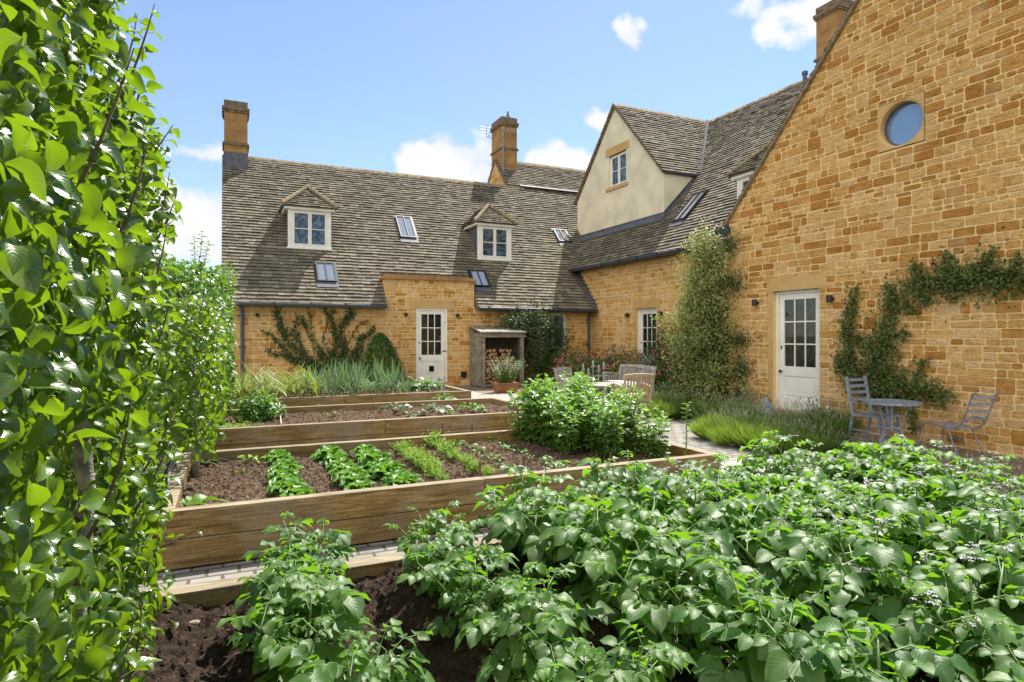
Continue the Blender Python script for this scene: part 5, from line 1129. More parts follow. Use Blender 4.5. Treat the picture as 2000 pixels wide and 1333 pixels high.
while z < 0.98:
    x = lx0+0.17+(rowi % 2)*0.05
    while x < lx1-0.15:
        if not (z > 0.8 and (x-lx0) % 0.5 < 0.14):
            k = random.randrange(5); loc = (x, 16.5+random.uniform(-.04, .05), z+random.uniform(-.012, .012)); o = pl[k] if first[k] else dup(pl[k], (0, 0, 0)); first[k] = False
            o.location = loc; o.rotation_euler = (0, random.random()*6.28, 0)
        x += random.uniform(.095, .118)
    z += .098; rowi += 1

# ================================================================== SHRUBS, CLIMBERS
def stems(t, base, pts, r=0.012, mat='twig'):
    m = MB()
    for q in pts: m.tube([base, Vector(base).lerp(Vector(q), .5)+V(random.uniform(-.05, .05), random.uniform(-.03, .03), .05), q], [r, r*.7, r*.3], 5)
    m.build('stem', mat, t)
p = on(743, 700, 'y', 16.7); b = V(p.x, 16.7, G(16.7)); t = thing('cone_topiary', 'dense dark green cone shaped bush left of the long house door', 'topiary', b)
stems(t, b, [b+V(0, 0, 1.2)], .03, 'trunk_bark'); foliage('foliage', 'small', 'box_leaf', b+V(0, 0, .72), (.80, .6, .80), 9500, .06, t, .6, .5, .42, cone=True)
t = thing('evergreen_shrub', 'large dark glossy evergreen shrub between the log store and the back window', 'shrub', (8.9, 16.9, G(16.9))); b = V(8.9, 16.95, G(16.9))
stems(t, b, [b+V(.3*math.cos(a), 0, 1.3+.3*math.sin(a*2)) for a in (0, 1, 2, 3, 4)], .02)
foliage('foliage', 'small', 'dark_leaf', (8.72, 16.75, 1.15), (.92, .48, 1.08), 9000, .065, t, .7, .5, .35, droop=.1); foliage('foliage', 'small', 'dark_leaf', (8.1, 16.85, 1.78), (.85, .35, .45), 3600, .06, t, .7, .5, .4)
def bush(name, label, cat, C, rad, n_, sz, mat, tm='small', petals=0, pmat='pink_petal', grp=None, psz=.035, seed=1, bump=.35, shell=.6):
    b = V(C[0], C[1], G(C[1])); t = thing(name, label, cat, b, grp); random.seed(seed); stems(t, b, [V(*C)+V(random.uniform(-.6, .6)*rad[0], random.uniform(-.6, .6)*rad[1], random.uniform(0, .7)*rad[2]) for _ in range(7)], .008, 'stem_red')
    foliage('foliage', tm, mat, C, rad, n_, sz, t, .6, shell, bump, b.z, seed=seed)
    if petals:
        u = rvec(petals); u[:, 2] = abs(u[:, 2])*.9+.05; u[:, 1] = -abs(u[:, 1]); P = np.repeat(np.array(C)+u*np.array(rad)*1.02, 5, 0); D = rvec(len(P))*.9+np.repeat(u, 5, 0)*.4
        leaves('flowers', 'round', P, D, np.repeat(u, 5, 0)+rvec(len(P))*.2, psz*(.7+.5*rng.random(len(P))), pmat, t)
    return t
for i, (x, y, rx, h, lab) in enumerate(((8.7, 14.6, .75, 1.0, 'pink flowered rose bush in front of the wing downpipe'), (9.4, 13.7, .8, 1.1, 'pink rose bush behind the slatted bench'), (9.75, 12.5, .65, 1.05, 'tall pink rose bush below the side wing door'), (9.55, 11.5, .55, .8, 'pink rose bush right of the slatted bench'))):
    bush('rose_bush', lab, 'rose bush', (x, y, h*.5), (rx, .55, h*.55), 5200, .055, 'rose_leaf', petals=48, seed=10+i, grp='pink rose bushes behind the bench')
bush('red_rose', 'dark leaved red rose climbing beside the side wing door', 'rose', (10.45, 13.1, 1.15), (.35, .55, .72), 2200, .055, 'dark_leaf', petals=12, pmat='red_petal', seed=20)
bush('low_shrub', 'low feathery green shrub right of the bench', 'shrub', (9.5, 11.0, .25), (.5, .5, .42), 1800, .05, 'box_leaf', seed=21)
bush('dark_groundcover', 'dark low plants at the foot of the evergreen shrub', 'plant', (8.6, 16.2, .12), (.8, .4, .28), 1200, .05, 'dark_leaf', seed=22)
bush('low_shrub', 'small dark clump at the foot of the wall beside the cone bush', 'shrub', (4.55, 16.9, .0), (.25, .2, .2), 500, .05, 'dark_leaf', seed=23)
# variegated climber on the corner
b = V(9.55, 10.15, G(10)); t = thing('variegated_climber', 'tall column of cream variegated evergreen covering the wing corner', 'climber', b)
m = MB()
for k in range(5): m.tube([b+V(random.uniform(-.1, .1), random.uniform(-.1, .1), 0), b+V(random.uniform(-.3, .0), random.uniform(-.1, .4), 1.5), b+V(random.uniform(-.3, 0), random.uniform(-.1, .3), 3.4)], [.03, .02, .006], 6)
m.build('stem', 'trunk_bark', t)
for i, (dx, dy, z, rx, ry, rz, n_) in enumerate(((-.15, .15, .6, .66, 1.02, .8, 6800), (-.2, .40, 1.5, .6, .96, .82, 6800), (-.15, .2, 2.3, .55, .84, .75, 5600), (-.15, .15, 3.0, .45, .66, .75, 4400), (-.15, .2, 3.5, .3, .38, .42, 900))):
    foliage('foliage', 'small', 'variegated_leaf', b+V(dx, dy, z-b.z*0), (rx, ry, rz), n_, .062, t, .6, .55, .42, seed=i*3)
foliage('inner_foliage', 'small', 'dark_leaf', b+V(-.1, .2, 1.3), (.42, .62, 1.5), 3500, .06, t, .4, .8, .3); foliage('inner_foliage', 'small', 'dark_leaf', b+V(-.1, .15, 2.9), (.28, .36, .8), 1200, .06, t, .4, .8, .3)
for i, (dy, z, ry, rz, n_) in enumerate(((-.62, .75, .4, .35, 700), (-.55, 1.35, .5, .25, 600), (-.45, 2.5, .35, .3, 500), (-.35, 3.3, .3, .3, 400), (-.7, .2, .5, .25, 500))):
    foliage('side_growth', 'small', 'dark_leaf', V(9.38, 10.0+dy, z), (.16, ry, rz), n_, .05, t, .6, .8, .5, seed=i*5+50)
def climber(name, label, cat, axis, val, N, lines, mat, sz, dens, spread, petals=0, pmat='red_petal', seed=3, stemr=.009, depth=.1, smat='stem_red'):
    random.seed(seed); N = Vector(N); t = None; st = MB(); P = []; tips = []
    for line in lines:
        pts = [on(px, py, axis, val) for px, py, *_ in line]; ws = [q[2] if len(q) > 2 else 1 for q in line]
        if t is None: t = thing(name, label, cat, pts[0])
        st.tube([p+N*random.uniform(.01, .03) for p in pts], [max(.003, stemr*(1-.75*i/(len(pts)-1))) for i in range(len(pts))], 5)
        for a, b_, wa, wb in zip(pts[:-1], pts[1:], ws[:-1], ws[1:]):
            L = (b_-a).length; n_ = int(L*dens*(wa+wb)/2*random.uniform(.55, 1.35))
            for _ in range(n_):
                q = random.random(); w = (wa+wb)/2*spread*(0.55+1.5*abs(noise.noise(a.lerp(b_, q)*5)))*(2.2 if random.random() < .06 else 1); c = a.lerp(b_, q); T_ = V(0, 0, 1).cross(N); P.append(tuple(c+T_*random.gauss(0, w*.5)+V(0, 0, random.gauss(0, w*.5))+N*abs(random.gauss(.05, depth*.5))))
        tips.append(pts[-1])
    P = np.array(P); Nn = np.array(N)
    st.build('stem', smat, t); leaves('foliage', 'small', P, rvec(len(P))*.7+np.array([0, 0, -.3]), rvec(len(P))*.5+Nn*.8+np.array([0, 0, .5]), sz*(.6+.7*rng.random(len(P))), mat, t)
    if petals:
        ii = rng.integers(0, len(P), petals); Q = np.repeat(P[ii]+Nn*.06+np.array([0, 0, .03]), 6, 0); leaves('flowers', 'round', Q, rvec(len(Q))+Nn*.3, rvec(len(Q))*.4+Nn, .035*(.7+.5*rng.random(len(Q))), pmat, t)
    return t
climber('climbing_rose', 'dark red climbing rose arching up and along the gable wall', 'climbing rose', 'x', 9.47, -X3,
    [[(1745, 790, 2.6), (1730, 760, 3.2), (1720, 725, 3.0), (1728, 680, 2.4), (1735, 635, 2.2), (1745, 590, 2.0), (1770, 565, 2.0), (1820, 548, 2.2), (1870, 548, 2.6), (1920, 540, 2.8), (1975, 545, 3.0), (2060, 545, 2.6)],
     [(1730, 770, 2.4), (1775, 750, 2.6), (1810, 760, 2.4), (1845, 772, 1.6), (1858, 780, .6)], [(1720, 780, 2.6), (1680, 740, 2.6), (1655, 720, 1.8), (1640, 700, 1)],
     [(1700, 760, 2.2), (1660, 700, 1.6), (1658, 650, 1.3), (1662, 610, 1.5), (1668, 585, 1.5), (1675, 560, .6)], [(1715, 700, 1.2), (1690, 665, 1.2), (1665, 660, 1)], [(1790, 740, 1), (1800, 715, .9), (1815, 700, .4)],
     [(1900, 545, 1.4), (1930, 510, 1.1), (1945, 485, .4)], [(1850, 540, 1.2), (1855, 510, 1), (1850, 490, .4)], [(1800, 550, 1), (1795, 525, .9), (1790, 512, .4)], [(1985, 540, 1.2), (1990, 515, 1), (1993, 495, .4)],
     [(1745, 650, 1), (1770, 655, .7), (1765, 640, .4)], [(1760, 590, 1.5), (1790, 610, .8)], [(1800, 575, 1.3), (1815, 592, .7)], [(1745, 585, 1.2), (1738, 560, .6)], [(1860, 545, 1.5), (1875, 575, 1.)], [(1780, 775, 1), (1792, 845, .5)]],
    'rose_leaf', .060, 450, .105, 34, seed=7, depth=.12)
climber('wall_climber', 'sparse dark leaved climber trained on wires below the long roof', 'climber', 'y', 17.25, -Y3,
    [[(640, 735, 2), (600, 700, 1.5), (560, 665, 1.4), (548, 640, 1.6), (540, 605, 1.2)], [(640, 735, 2), (570, 700, 1), (555, 680, 1.4), (530, 655, .5), (510, 645, .6)], [(640, 735, 2), (605, 720, 1.4), (560, 695, 1.2), (530, 690, .6), (512, 672, .5)],
     [(655, 735, 3), (640, 700, .2), (612, 660, .2), (606, 625, .5), (600, 605, .2)], [(655, 735, 3), (620, 680, .1), (600, 640, .1), (575, 610, .5)], [(660, 735, 3.2), (650, 700, 1.4), (655, 660, .9), (650, 630, 1.2), (636, 605, .8)],
     [(665, 735, 3.4), (670, 695, 2.2), (668, 660, 1.3), (665, 640, 1.8), (688, 605, 1.2)], [(670, 735, 3.4), (690, 700, 2), (700, 665, .8), (725, 645, 1.5), (730, 638, .7)], [(675, 735, 3), (685, 720, 1.6), (700, 680, .6), (708, 675, .6)],
     [(665, 700, .3), (690, 650, .2), (700, 630, .1), (725, 625, .7)], [(640, 720, .3), (620, 690, .2), (600, 650, .2), (590, 615, .5)], [(650, 700, .4), (630, 665, .3), (640, 620, .3), (655, 606, .1)], [(600, 700, 1), (580, 660, 1.2), (575, 640, 1.6), (580, 620, .6)], [(660, 745, 3), (620, 745, 3), (600, 740, 1.5)]],
    'dark_leaf', .075, 190, .085, 0, seed=9, depth=.1, stemr=.012)

# ================================================================== LAVENDER
def lav(seed, mat, h, r_, flowers, nb=620):
    random.seed(seed); t = thing('lavender', 'x', 'lavender', (0, 0, 0), 'lavender bushes along the gable wall'); lf = LF(); st = MB(); hd = LF()
    for _ in range(nb):
        a = random.random()*6.28; q = random.random()**.6; b = V(math.cos(a)*r_*q*.55, math.sin(a)*r_*q*.55, random.uniform(0, .08)); lf.add(b, perp(a, 1.5-.95*q+random.uniform(-.15, .15)), perp(a+1, .2), h*random.uniform(.65, 1.05)*(1-.15*q))
    for _ in range(flowers):
        a = random.random()*6.28; q = random.random()**.6; b = V(math.cos(a)*r_*q*.5, math.sin(a)*r_*q*.5, .05); d = perp(a, 1.52-.75*q); L_ = h*random.uniform(1.15, 1.5); e = b+d*L_; st.tube([b+d*h*.6, e], .0016, 3, cap=False)
        for k in range(4): hd.add(e-d*k*.012, d+perp(k*1.6, 0)*.6, perp(k, .5), .017)
    lf.build('foliage', 'lblade', mat, t); st.build('flower_stalk', 'stem_green', t); hd.build('flower_head', 'small', 'lavender_head', t); return t
T['lblade'] = leaf_t(.045, 3, 1, .5, .12, 'blade')
LV = [lav(1, 'lavender_leaf', .36, .36, 55, 1000), lav(2, 'lavender_leaf', .33, .34, 70, 1000), lav(3, 'lavender_dark', .34, .38, 45, 1000), lav(4, 'lavender_dark', .30, .36, 55, 900)]
lv = [(px, 818, 2 if i % 2 else 0, .95) for i, px in enumerate((1285, 1325, 1365, 1405, 1445))]+[(px, 798, 2, 1.05) for px in (1300, 1340, 1380, 1425, 1465, 1495)]
lv += [(1395, 858, 0, 1.0), (1432, 870, 1, 1.05), (1475, 876, 0, 1.0), (1520, 884, 1, 1.0), (1565, 888, 1, .9), (1610, 892, 3, .85), (1420, 845, 1, 1.05), (1462, 852, 0, 1.05), (1505, 858, 1, 1.0), (1550, 862, 3, 1.0), (1590, 862, 3, 1.0), (1625, 860, 3, 1.0),
       (1455, 835, 2, 1.0), (1535, 842, 2, 1.0), (1575, 840, 3, 1.05), (1612, 838, 2, 1.0), (1640, 842, 2, .9), (1650, 892, 3, .6), (1700, 895, 3, .55), (1740, 900, 3, .5), (1035, 782, 3, .9), (1060, 790, 3, .8)]
used = set(); random.seed(14)
def lvlab(i, px, py):
    if py < 805 and px > 1200: return 'dark lavender bush at the back, %s from the bench' % ordn[min(9, [1300, 1340, 1380, 1425, 1465, 1495].index(px))]
    if py == 818: return 'lavender bush on the path edge behind the setts, %s from the beans' % ordn[[1285, 1325, 1365, 1405, 1445].index(px)]
    if px < 1100: return 'thin lavender beside the terracotta pot' if px < 1050 else 'thin lavender between the pot and the garden chairs'
    if px > 1645 and py > 890: return 'sparse lavender sprig in gravel before the round table, %s from the left' % ordn[[1650, 1700, 1740].index(px)]
    rowsx = {'front': [1395, 1432, 1475, 1520, 1565, 1610], 'middle': [1420, 1462, 1505, 1550, 1590, 1625], 'rear': [1455, 1535, 1575, 1612, 1640]}
    for k, v in rowsx.items():
        if px in v: return 'lavender bush near the gable door, %s in the %s row from the left' % (ordn[v.index(px)], k)
for i, (px, py, k, s) in enumerate(lv):
    p = gnd(px, py); rz = random.random()*6; o = LV[k] if k not in used else dup(LV[k], p, rz); used.add(k); o.location = p; o.rotation_euler = (0, 0, rz); o.scale = (s, s, s); o['label'] = lvlab(i, px, py)
p = gnd(1496, 815); t = MB(); random.seed(77); t.lathe((p.x, p.y, p.z), [(.14, -.02), (.17, .08), (.14, .2), (.085, .32), (.02, .40)], 7); tag(t.build('boulder', 'boulder'), 'pointed grey stone standing among the lavender by the door', 'stone')
bush('white_flower_plant', 'loose plant with small white flowers behind the lavender at the gable door', 'plant', (8.9, 7.3, .1), (.3, .3, .3), 260, .04, 'lavender_dark', 'small', 16, 'white_petal', seed=33, psz=.02)

# ================================================================== POT
p = gnd(987, 766); t = thing('terracotta_trough', 'rectangular terracotta trough standing on the paving by the log store', 'plant pot', p); m = MB()
for s, a, b_, z0, z1 in ((1, .27, .16, 0, .2), (1, .30, .19, .2, .25)):
    m.add([p+V(x*(a+(.02 if z == z1 else 0)), y*(b_+(.02 if z == z1 else 0)), z) for z in (z0, z1) for x, y in ((-1, -1), (1, -1), (1, 1), (-1, 1))], [(0, 1, 2, 3), (4, 5, 6, 7), (0, 1, 5, 4), (1, 2, 6, 5), (2, 3, 7, 6), (3, 0, 4, 7)], .5)
m.build('pot', 'terracotta', t)
t = thing('potted_shrub', 'upright leafy plant with white flower spikes growing in the terracotta trough', 'potted plant', p+V(0, 0, .25)); random.seed(4); lf = LF(); st = MB(); wf = LF()
for _ in range(62):
    a = random.random()*6.28; q = random.random()**.5; b_ = p+V(math.cos(a)*.22*q, math.sin(a)*.12*q, .24); e = b_+V(math.cos(a)*.46*q, math.sin(a)*.25*q, random.uniform(.55, .85)*(1-.25*q)); st.tube([b_, e], [.004, .002], 4)
    for k in range(34):
        f = k/34; c = b_.lerp(e, f); aa = k*2.4; lf.add(c, perp(aa, .5), V(random.gauss(0, .4), random.gauss(0, .4), 1), .065*(1.1-.4*f))
        if .45 < f < .95 and random.random() < .5: wf.add(c, perp(aa+.6, .3), perp(aa, .3)+V(0, 0, .8), .035)
st.build('stem', 'stem_green', t); lf.build('foliage', 'lance', 'box_leaf', t); wf.build('flowers', 'small', 'white_petal', t)

# ================================================================== GARDEN FURNITURE
def slat_seat(name, label, cat, w, mat, loc, rz, grp=None, cush=False):
    t = thing(name, label, cat, (0, 0, 0), grp); d = .50; F = Fr((0, 0, 0), X3, Y3, Z3)
    m = MB(); n_ = 7
    for i in range(n_): y = -d/2+.03+i*(d-.06)/(n_-1); m.box((0, y, .42), (w-.06, .052, .02))
    m.box((0, -d/2+.03, .385), (w-.06, .03, .06)); m.box((0, d/2-.03, .385), (w-.06, .03, .06)); m.build('seat', mat, t)
    m = MB(); k = int(w/.072); B = Fr((0, d/2-.02, .44), X3, V(0, .2, .98).normalized(), V(0, -.98, .2).normalized())
    for i in range(k): u = -w/2+.09+i*(w-.18)/(k-1); m.fbox(B, u-.017, u+.017, .04, .38, -.008, .008)
    n2 = 12
    for i in range(n2):
        u0, u1 = -w/2+w*i/n2, -w/2+w*(i+1)/n2; c = .02*(1-((u0+u1)/w)**2); m.fbox(B, u0, u1, .37+c, .45+c, -.018, .018)
    m.fbox(B, -w/2+.03, w/2-.03, .0, .05, -.014, .014); m.build('backrest', mat, t)
    for s in (-1, 1):
        x = s*(w/2-.02); m = MB(); m.box((x, -d/2+.03, .32), (.05, .05, .64)); m.build('leg', mat, t)
        m = MB(); m.tube([(x, d/2, 0), (x, d/2-.02, .44), (x, d/2+.07, .88)], [.03, .03, .026], 4); m.build('leg', mat, t)
        m = MB(); P = [(x, -d/2-.03, .63), (x, -d/2+.1, .66), (x, 0, .655), (x, d/2+.02, .62)]
        for a, b_ in zip(P[:-1], P[1:]): m.add([V(x+q*.032, v[1], v[2]+z) for v in (a, b_) for z in (0, .028) for q in (-1, 1)], [(0, 1, 3, 2), (4, 5, 7, 6), (0, 1, 5, 4), (2, 3, 7, 6), (0, 2, 6, 4), (1, 3, 7, 5)])
        for i in range(5): m.box((x, -d/2+.1+i*.075, .53), (.02, .035, .22))
        m.box((x, 0, .37), (.03, d-.08, .05)); m.build('armrest', mat, t)
    if cush: m = MB(); m.box((0, -.01, .455), (w-.12, d-.06, .045)); o = m.build('cushion', 'cushion', t)
    t.location = loc; t.rotation_euler = (0, 0, rz); return t
slat_seat('garden_bench', 'grey slatted two seat bench in front of the pink roses', 'bench', 1.5, 'bench_wood', (8.55, 12.05, G(12)), R(-90), cush=True).scale = (.93, .93, .93)
slat_seat('garden_chair', 'grey slatted armchair, leftmost of the garden seats', 'chair', .62, 'bench_wood', (6.72, 11.4, G(11.4)), R(24), 'slatted garden chairs').scale = (.95, .95, .95)
slat_seat('garden_chair', 'paler slatted armchair seen from behind before the bench', 'chair', .62, 'bench_wood_fresh', (6.90, 9.6, G(9.6)), R(172), 'slatted garden chairs', True).scale = (.95, .95, .95)
p = V(7.35, 11.0, G(11)); t = thing('garden_table', 'round grey slatted wooden table between the garden seats', 'table', p); m = MB()
for i in range(12): y = -.5+i*.091; x = math.sqrt(max(.02, .56**2-y*y)); m.box(p+V(0, y, .50), (2*x, .078, .025))
m.build('tabletop', 'bench_wood', t)
for sx, sy in ((1, 1), (1, -1), (-1, 1), (-1, -1)): m = MB(); m.box(p+V(sx*.3, sy*.3, .243), (.05, .05, .48)); m.build('leg', 'bench_wood', t)
p = V(7.9, 12.6, G(12.6)); t = thing('plant_support', 'pale metal plant support with pointed finials before the roses', 'plant support', p)
for i, (dx, h) in enumerate(((-.28, .80), (-.1, .68), (.06, .88), (.26, .76), (.44, .84))):
    m = MB(); q = p+V(dx*.8, 0, 0); h *= .9; m.tube([q, q+V(0, 0, h)], .009, 6); m.lathe(q+V(0, 0, h), [(.012, 0), (.035, .02), (.012, .05), (.03, .08), (.004, .14)], 8); m.tube([q+V(-.05, 0, h-.02), q+V(.05, 0, h-.02)], .011, 5); m.build('finial_post', 'verdigris', t)
m = MB()
for z in (.25, .55): m.tube([p+V(-.3, 0, z), p+V(.46, 0, z)], .009, 5)
m.build('cross_bar', 'verdigris', t)

# blue grey table
p = V(8.42, 5.62, G(5.6)); t = thing('bistro_table', 'round blue grey slatted metal table on three curved legs', 'table', p); m = MB(); r_ = .355
for i in range(13):
    y = -.33+i*.055; x = math.sqrt(max(0, (r_-.01)**2-y*y)); m.box(p+V(0, y, .665), (2*x, .036, .008))
K = 40; vs = []; fs = []
for i in range(K):
    a = 2*math.pi*i/K
    for rr_, z in ((r_-.012, .645), (r_-.012, .678), (r_+.006, .678), (r_+.006, .645)): vs.append(p+V(rr_*math.cos(a), rr_*math.sin(a), z))
m.add(vs, [(4*i+k, 4*((i+1) % K)+k, 4*((i+1) % K)+(k+1) % 4, 4*i+(k+1) % 4) for i in range(K) for k in range(4)]); m.build('tabletop', 'blue_grey_paint', t)
def strap(m, P, w, th, side):
    side = Vector(side); P = [Vector(q) for q in P]; vs = []
    for i, q in enumerate(P):
        d = (P[min(i+1, len(P)-1)]-P[max(0, i-1)]).normalized(); nn = d.cross(side).normalized()*th/2; s = side*w/2; vs += [q-s-nn, q+s-nn, q+s+nn, q-s+nn]
    n_ = len(P); m.add(vs, [(4*i+k, 4*i+(k+1) % 4, 4*(i+1)+(k+1) % 4, 4*(i+1)+k) for i in range(n_-1) for k in range(4)]+[(0, 1, 2, 3), (4*n_-4, 4*n_-3, 4*n_-2, 4*n_-1)])
for k in range(3):
    a = R(-70)+k*2*math.pi/3; e = V(math.cos(a), math.sin(a), 0); s = V(-math.sin(a), math.cos(a), 0); m = MB()
    strap(m, [p+e*x+V(0, 0, z) for x, z in ((.26, .65), (.19, .55), (.14, .42), (.125, .3), (.15, .18), (.21, .07), (.27, .0), (.31, .0))], .035, .012, s); m.build('leg', 'blue_grey_paint', t)
m = MB()
for k in range(3): a = R(-70)+k*2*math.pi/3; m.box(p+V(math.cos(a)*.06, math.sin(a)*.06, .31), (.13, .035, .03), rz=a)
m.tube([p+V(0, 0, .27), p+V(0, 0, .65)], .022, 8); m.build('stretcher', 'blue_grey_paint', t)
# blue grey slatted chair
t = thing('metal_chair', 'blue grey metal chair with slatted back left of the round table', 'chair', (0, 0, 0)); w = .46
bs_ = MB()
for z in (.92, .83, .735, .63): bs_.box((0, .20+(z-.42)*.16, z), (w, .012, .045))
bs_.build('backrest', 'blue_grey_paint', t); bs_ = MB()
for i in range(7): bs_.box((0, -.2+i*.062, .43), (w, .045, .010))
bs_.box((0, -.225, .42), (w, .012, .03)); bs_.build('seat', 'blue_grey_paint', t)
for s in (-1, 1):
    m = MB(); x = s*w/2; strap(m, [(x, .27, 0), (x, .22, .22), (x, .19, .43), (x, .24, .7), (x, .29, .97)], .02, .04, X3); m.build('leg', 'blue_grey_paint', t)
    m = MB(); strap(m, [(x, -.25, 0), (x, -.215, .22), (x, -.20, .43)], .02, .04, X3); m.build('leg', 'blue_grey_paint', t)
    m = MB(); m.box((x, 0, .415), (.016, .42, .03)); m.box((x, 0, .2), (.012, .44, .02)); m.build('side_rail', 'blue_grey_paint', t)
t.location = gnd(1708, 866); t.rotation_euler = (0, 0, R(4))
# wire chair
t = thing('wire_chair', 'low blue grey strap chair on thin wire legs right of the round table', 'chair', (0, 0, 0)); w = .38
prof = [(-.34, .30), (-.31, .36), (-.24, .385), (-.1, .365), (.05, .345), (.16, .35), (.24, .41), (.30, .52), (.345, .64), (.385, .76), (.41, .83), (.45, .86), (.485, .84)]
for s in (-1, 1):
    m = MB(); m.tube([(s*w/2, y, z) for y, z in prof], .009, 6); m.build('side_rail', 'blue_grey_iron', t)
    m = MB(); m.tube([(s*w/2, -.34, .31), (s*w/2*1.05, -.37, .2), (s*w/2*1.1, -.39, 0)], .009, 6); m.build('leg', 'blue_grey_iron', t)
    m = MB(); m.tube([(s*w/2, .06, .345), (s*w/2*1.1, .15, .15), (s*w/2*1.15, .24, 0)], .009, 6); m.build('leg', 'blue_grey_iron', t)
m = MB()
for i in range(8):
    q = -.27+i*.062; z = np.interp(q, [p_[0] for p_ in prof[1:7]], [p_[1] for p_ in prof[1:7]]); m.box((0, q, z+.006), (w, .036, .005))
m.build('seat', 'blue_grey_paint', t); m = MB()
for q in (.50, .60, .70, .79):
    y = np.interp(q, [p_[1] for p_ in prof[6:11]], [p_[0] for p_ in prof[6:11]]); m.box((0, y-.005, q), (w, .006, .04))
m.build('backrest', 'blue_grey_paint', t); m = MB()
m.tube([(-w/2, .26, .42), (-w/4, .29, .50), (0, .30, .53), (w/4, .29, .50), (w/2, .26, .42)], .008, 6); m.build('back_hoop', 'blue_grey_iron', t)
t.location = gnd(1866, 884); t.rotation_euler = (0, 0, R(168))
# ================================================================== SKY AND SUN
L = V(0.5, 0.42, 1.0).normalized()
sun = bpy.data.lights.new('sun', 'SUN'); so = bpy.data.objects.new('sun', sun); COL.objects.link(so)
sun.energy = 5.0; sun.angle = R(0.55); sun.color = (1.0, 0.945, 0.86); so.rotation_euler = L.to_track_quat('Z', 'Y').to_euler(); so.location = (10, 10, 20)
wd = bpy.data.worlds.new('World'); scene.world = wd; wd.use_nodes = True; n = wd.node_tree.nodes; l = wd.node_tree.links; n.clear()
sk_ = n.new('ShaderNodeTexSky'); sk_.sky_type = 'NISHITA'; sk_.sun_disc = False; sk_.sun_elevation = math.asin(L.z); sk_.sun_rotation = math.atan2(L.x, L.y)
sk_.air_density = 1.0; sk_.dust_density = 0.25; sk_.ozone_density = 1.4
tc = n.new('ShaderNodeTexCoord'); mask = None
nz = nd(n, 'ShaderNodeTexNoise'); nz.inputs['Scale'].default_value = 9; nz.inputs['Detail'].default_value = 8; nz.inputs['Roughness'].default_value = 0.56; l.new(tc.outputs['Generated'], nz.inputs['Vector'])
dn = nd(n, 'ShaderNodeTexNoise'); dn.inputs['Scale'].default_value = 14; dn.inputs['Detail'].default_value = 5; l.new(tc.outputs['Generated'], dn.inputs['Vector'])
ds = n.new('ShaderNodeVectorMath'); ds.operation = 'MULTIPLY_ADD'; l.new(dn.outputs['Color'], ds.inputs[0]); ds.inputs[1].default_value = (.11, .11, .07); ds.inputs[2].default_value = (-.055, -.055, -.035)
dw = n.new('ShaderNodeVectorMath'); dw.operation = 'ADD'; l.new(tc.outputs['Generated'], dw.inputs[0]); l.new(ds.outputs[0], dw.inputs[1])
def cloud(px, py, wpx, hpx, amp=1.0):
    global mask
    c = ray(px, py).normalized(); sub = n.new('ShaderNodeVectorMath'); sub.operation = 'SUBTRACT'; l.new(dw.outputs[0], sub.inputs[0]); sub.inputs[1].default_value = c
    s = n.new('ShaderNodeVectorMath'); s.operation = 'MULTIPLY'; l.new(sub.outputs[0], s.inputs[0]); s.inputs[1].default_value = (FOC/wpx, FOC/wpx, FOC/hpx)
    ln = n.new('ShaderNodeVectorMath'); ln.operation = 'LENGTH'; l.new(s.outputs[0], ln.inputs[0])
    v = mth(n, l, 'MULTIPLY', mth(n, l, 'SUBTRACT', 1.0, ln.outputs['Value']), amp)
    mask = v if mask is None else mth(n, l, 'MAXIMUM', mask, v)
for c in ((880, 325, 110, 60), (820, 345, 60, 35, .8), (960, 300, 60, 40, .8), (1080, 320, 80, 50), (1130, 340, 60, 40, .8), (370, 440, 90, 80, .8), (395, 300, 60, 22, .6), (330, 370, 60, 30, .5),
          (1238, 75, 28, 40, .6), (1420, 12, 50, 12, .2), (1570, 55, 26, 22, .30), (1600, 8, 36, 14, .30), (1180, 235, 40, 16, .32), (250, 490, 120, 60, .7), (2600, 450, 500, 140, 1.)): cloud(*c)
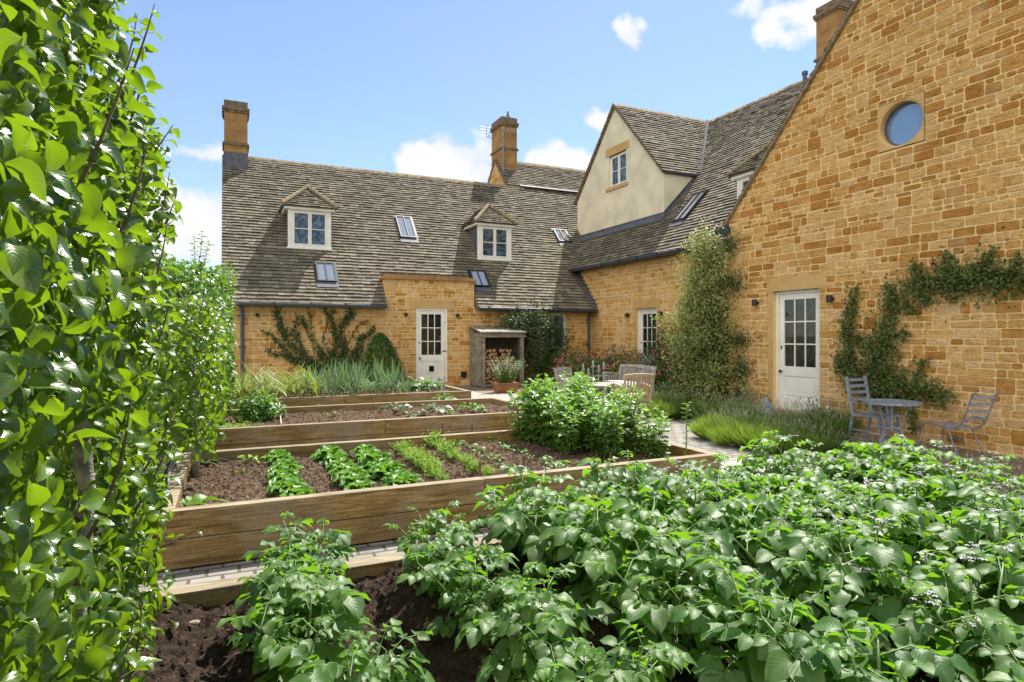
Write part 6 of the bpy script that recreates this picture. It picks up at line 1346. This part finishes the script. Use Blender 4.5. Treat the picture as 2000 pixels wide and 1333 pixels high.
nm_ = mth(n, l, 'MULTIPLY', mth(n, l, 'SUBTRACT', nz.outputs['Fac'], 0.5), 2.6)
mk = ramp(n, l, mth(n, l, 'ADD', mask, nm_), [(0.02, (0, 0, 0)), (0.34, (1, 1, 1))])
thin = nd(n, 'ShaderNodeTexNoise'); thin.inputs['Scale'].default_value = 1.6; thin.inputs['Detail'].default_value = 5
mp = nd(n, 'ShaderNodeMapping'); mp.inputs['Scale'].default_value = (1, 1, 2.5); l.new(tc.outputs['Generated'], mp.inputs[0]); l.new(mp.outputs[0], thin.inputs['Vector'])
shade = ramp(n, l, nz.outputs['Fac'], [(0.40, (3.1, 3.35, 3.7)), (0.58, (4.0, 4.0, 4.0))])
skc = mixc(n, l, ramp(n, l, thin.outputs['Fac'], [(0.35, (0.0, 0.0, 0.0)), (0.75, (0.22, 0.22, 0.22))]), sk_.outputs[0], (3.2, 3.6, 4.1))
skc = mixc(n, l, 1.0, skc, (0.68, 0.71, 0.75), 'MULTIPLY')
cl = mixc(n, l, mk, skc, shade)
# bright cloud patch added behind and left of the camera, unseen, to brighten shaded walls
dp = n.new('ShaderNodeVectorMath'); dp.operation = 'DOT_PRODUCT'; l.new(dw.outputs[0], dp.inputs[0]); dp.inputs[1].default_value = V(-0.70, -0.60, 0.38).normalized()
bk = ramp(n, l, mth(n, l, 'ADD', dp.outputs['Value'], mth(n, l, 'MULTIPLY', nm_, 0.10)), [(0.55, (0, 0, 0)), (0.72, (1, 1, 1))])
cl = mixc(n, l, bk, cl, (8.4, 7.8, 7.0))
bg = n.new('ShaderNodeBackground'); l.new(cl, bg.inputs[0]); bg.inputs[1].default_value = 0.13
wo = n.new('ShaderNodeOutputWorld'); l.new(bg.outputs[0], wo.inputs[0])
scene.view_settings.view_transform = 'Standard'; scene.view_settings.look = 'None'; scene.view_settings.gamma = 1; scene.view_settings.exposure = 1.0
scene.render.engine = 'CYCLES'; scene.cycles.use_denoising = True; scene.cycles.max_bounces = 6; scene.cycles.transparent_max_bounces = 4
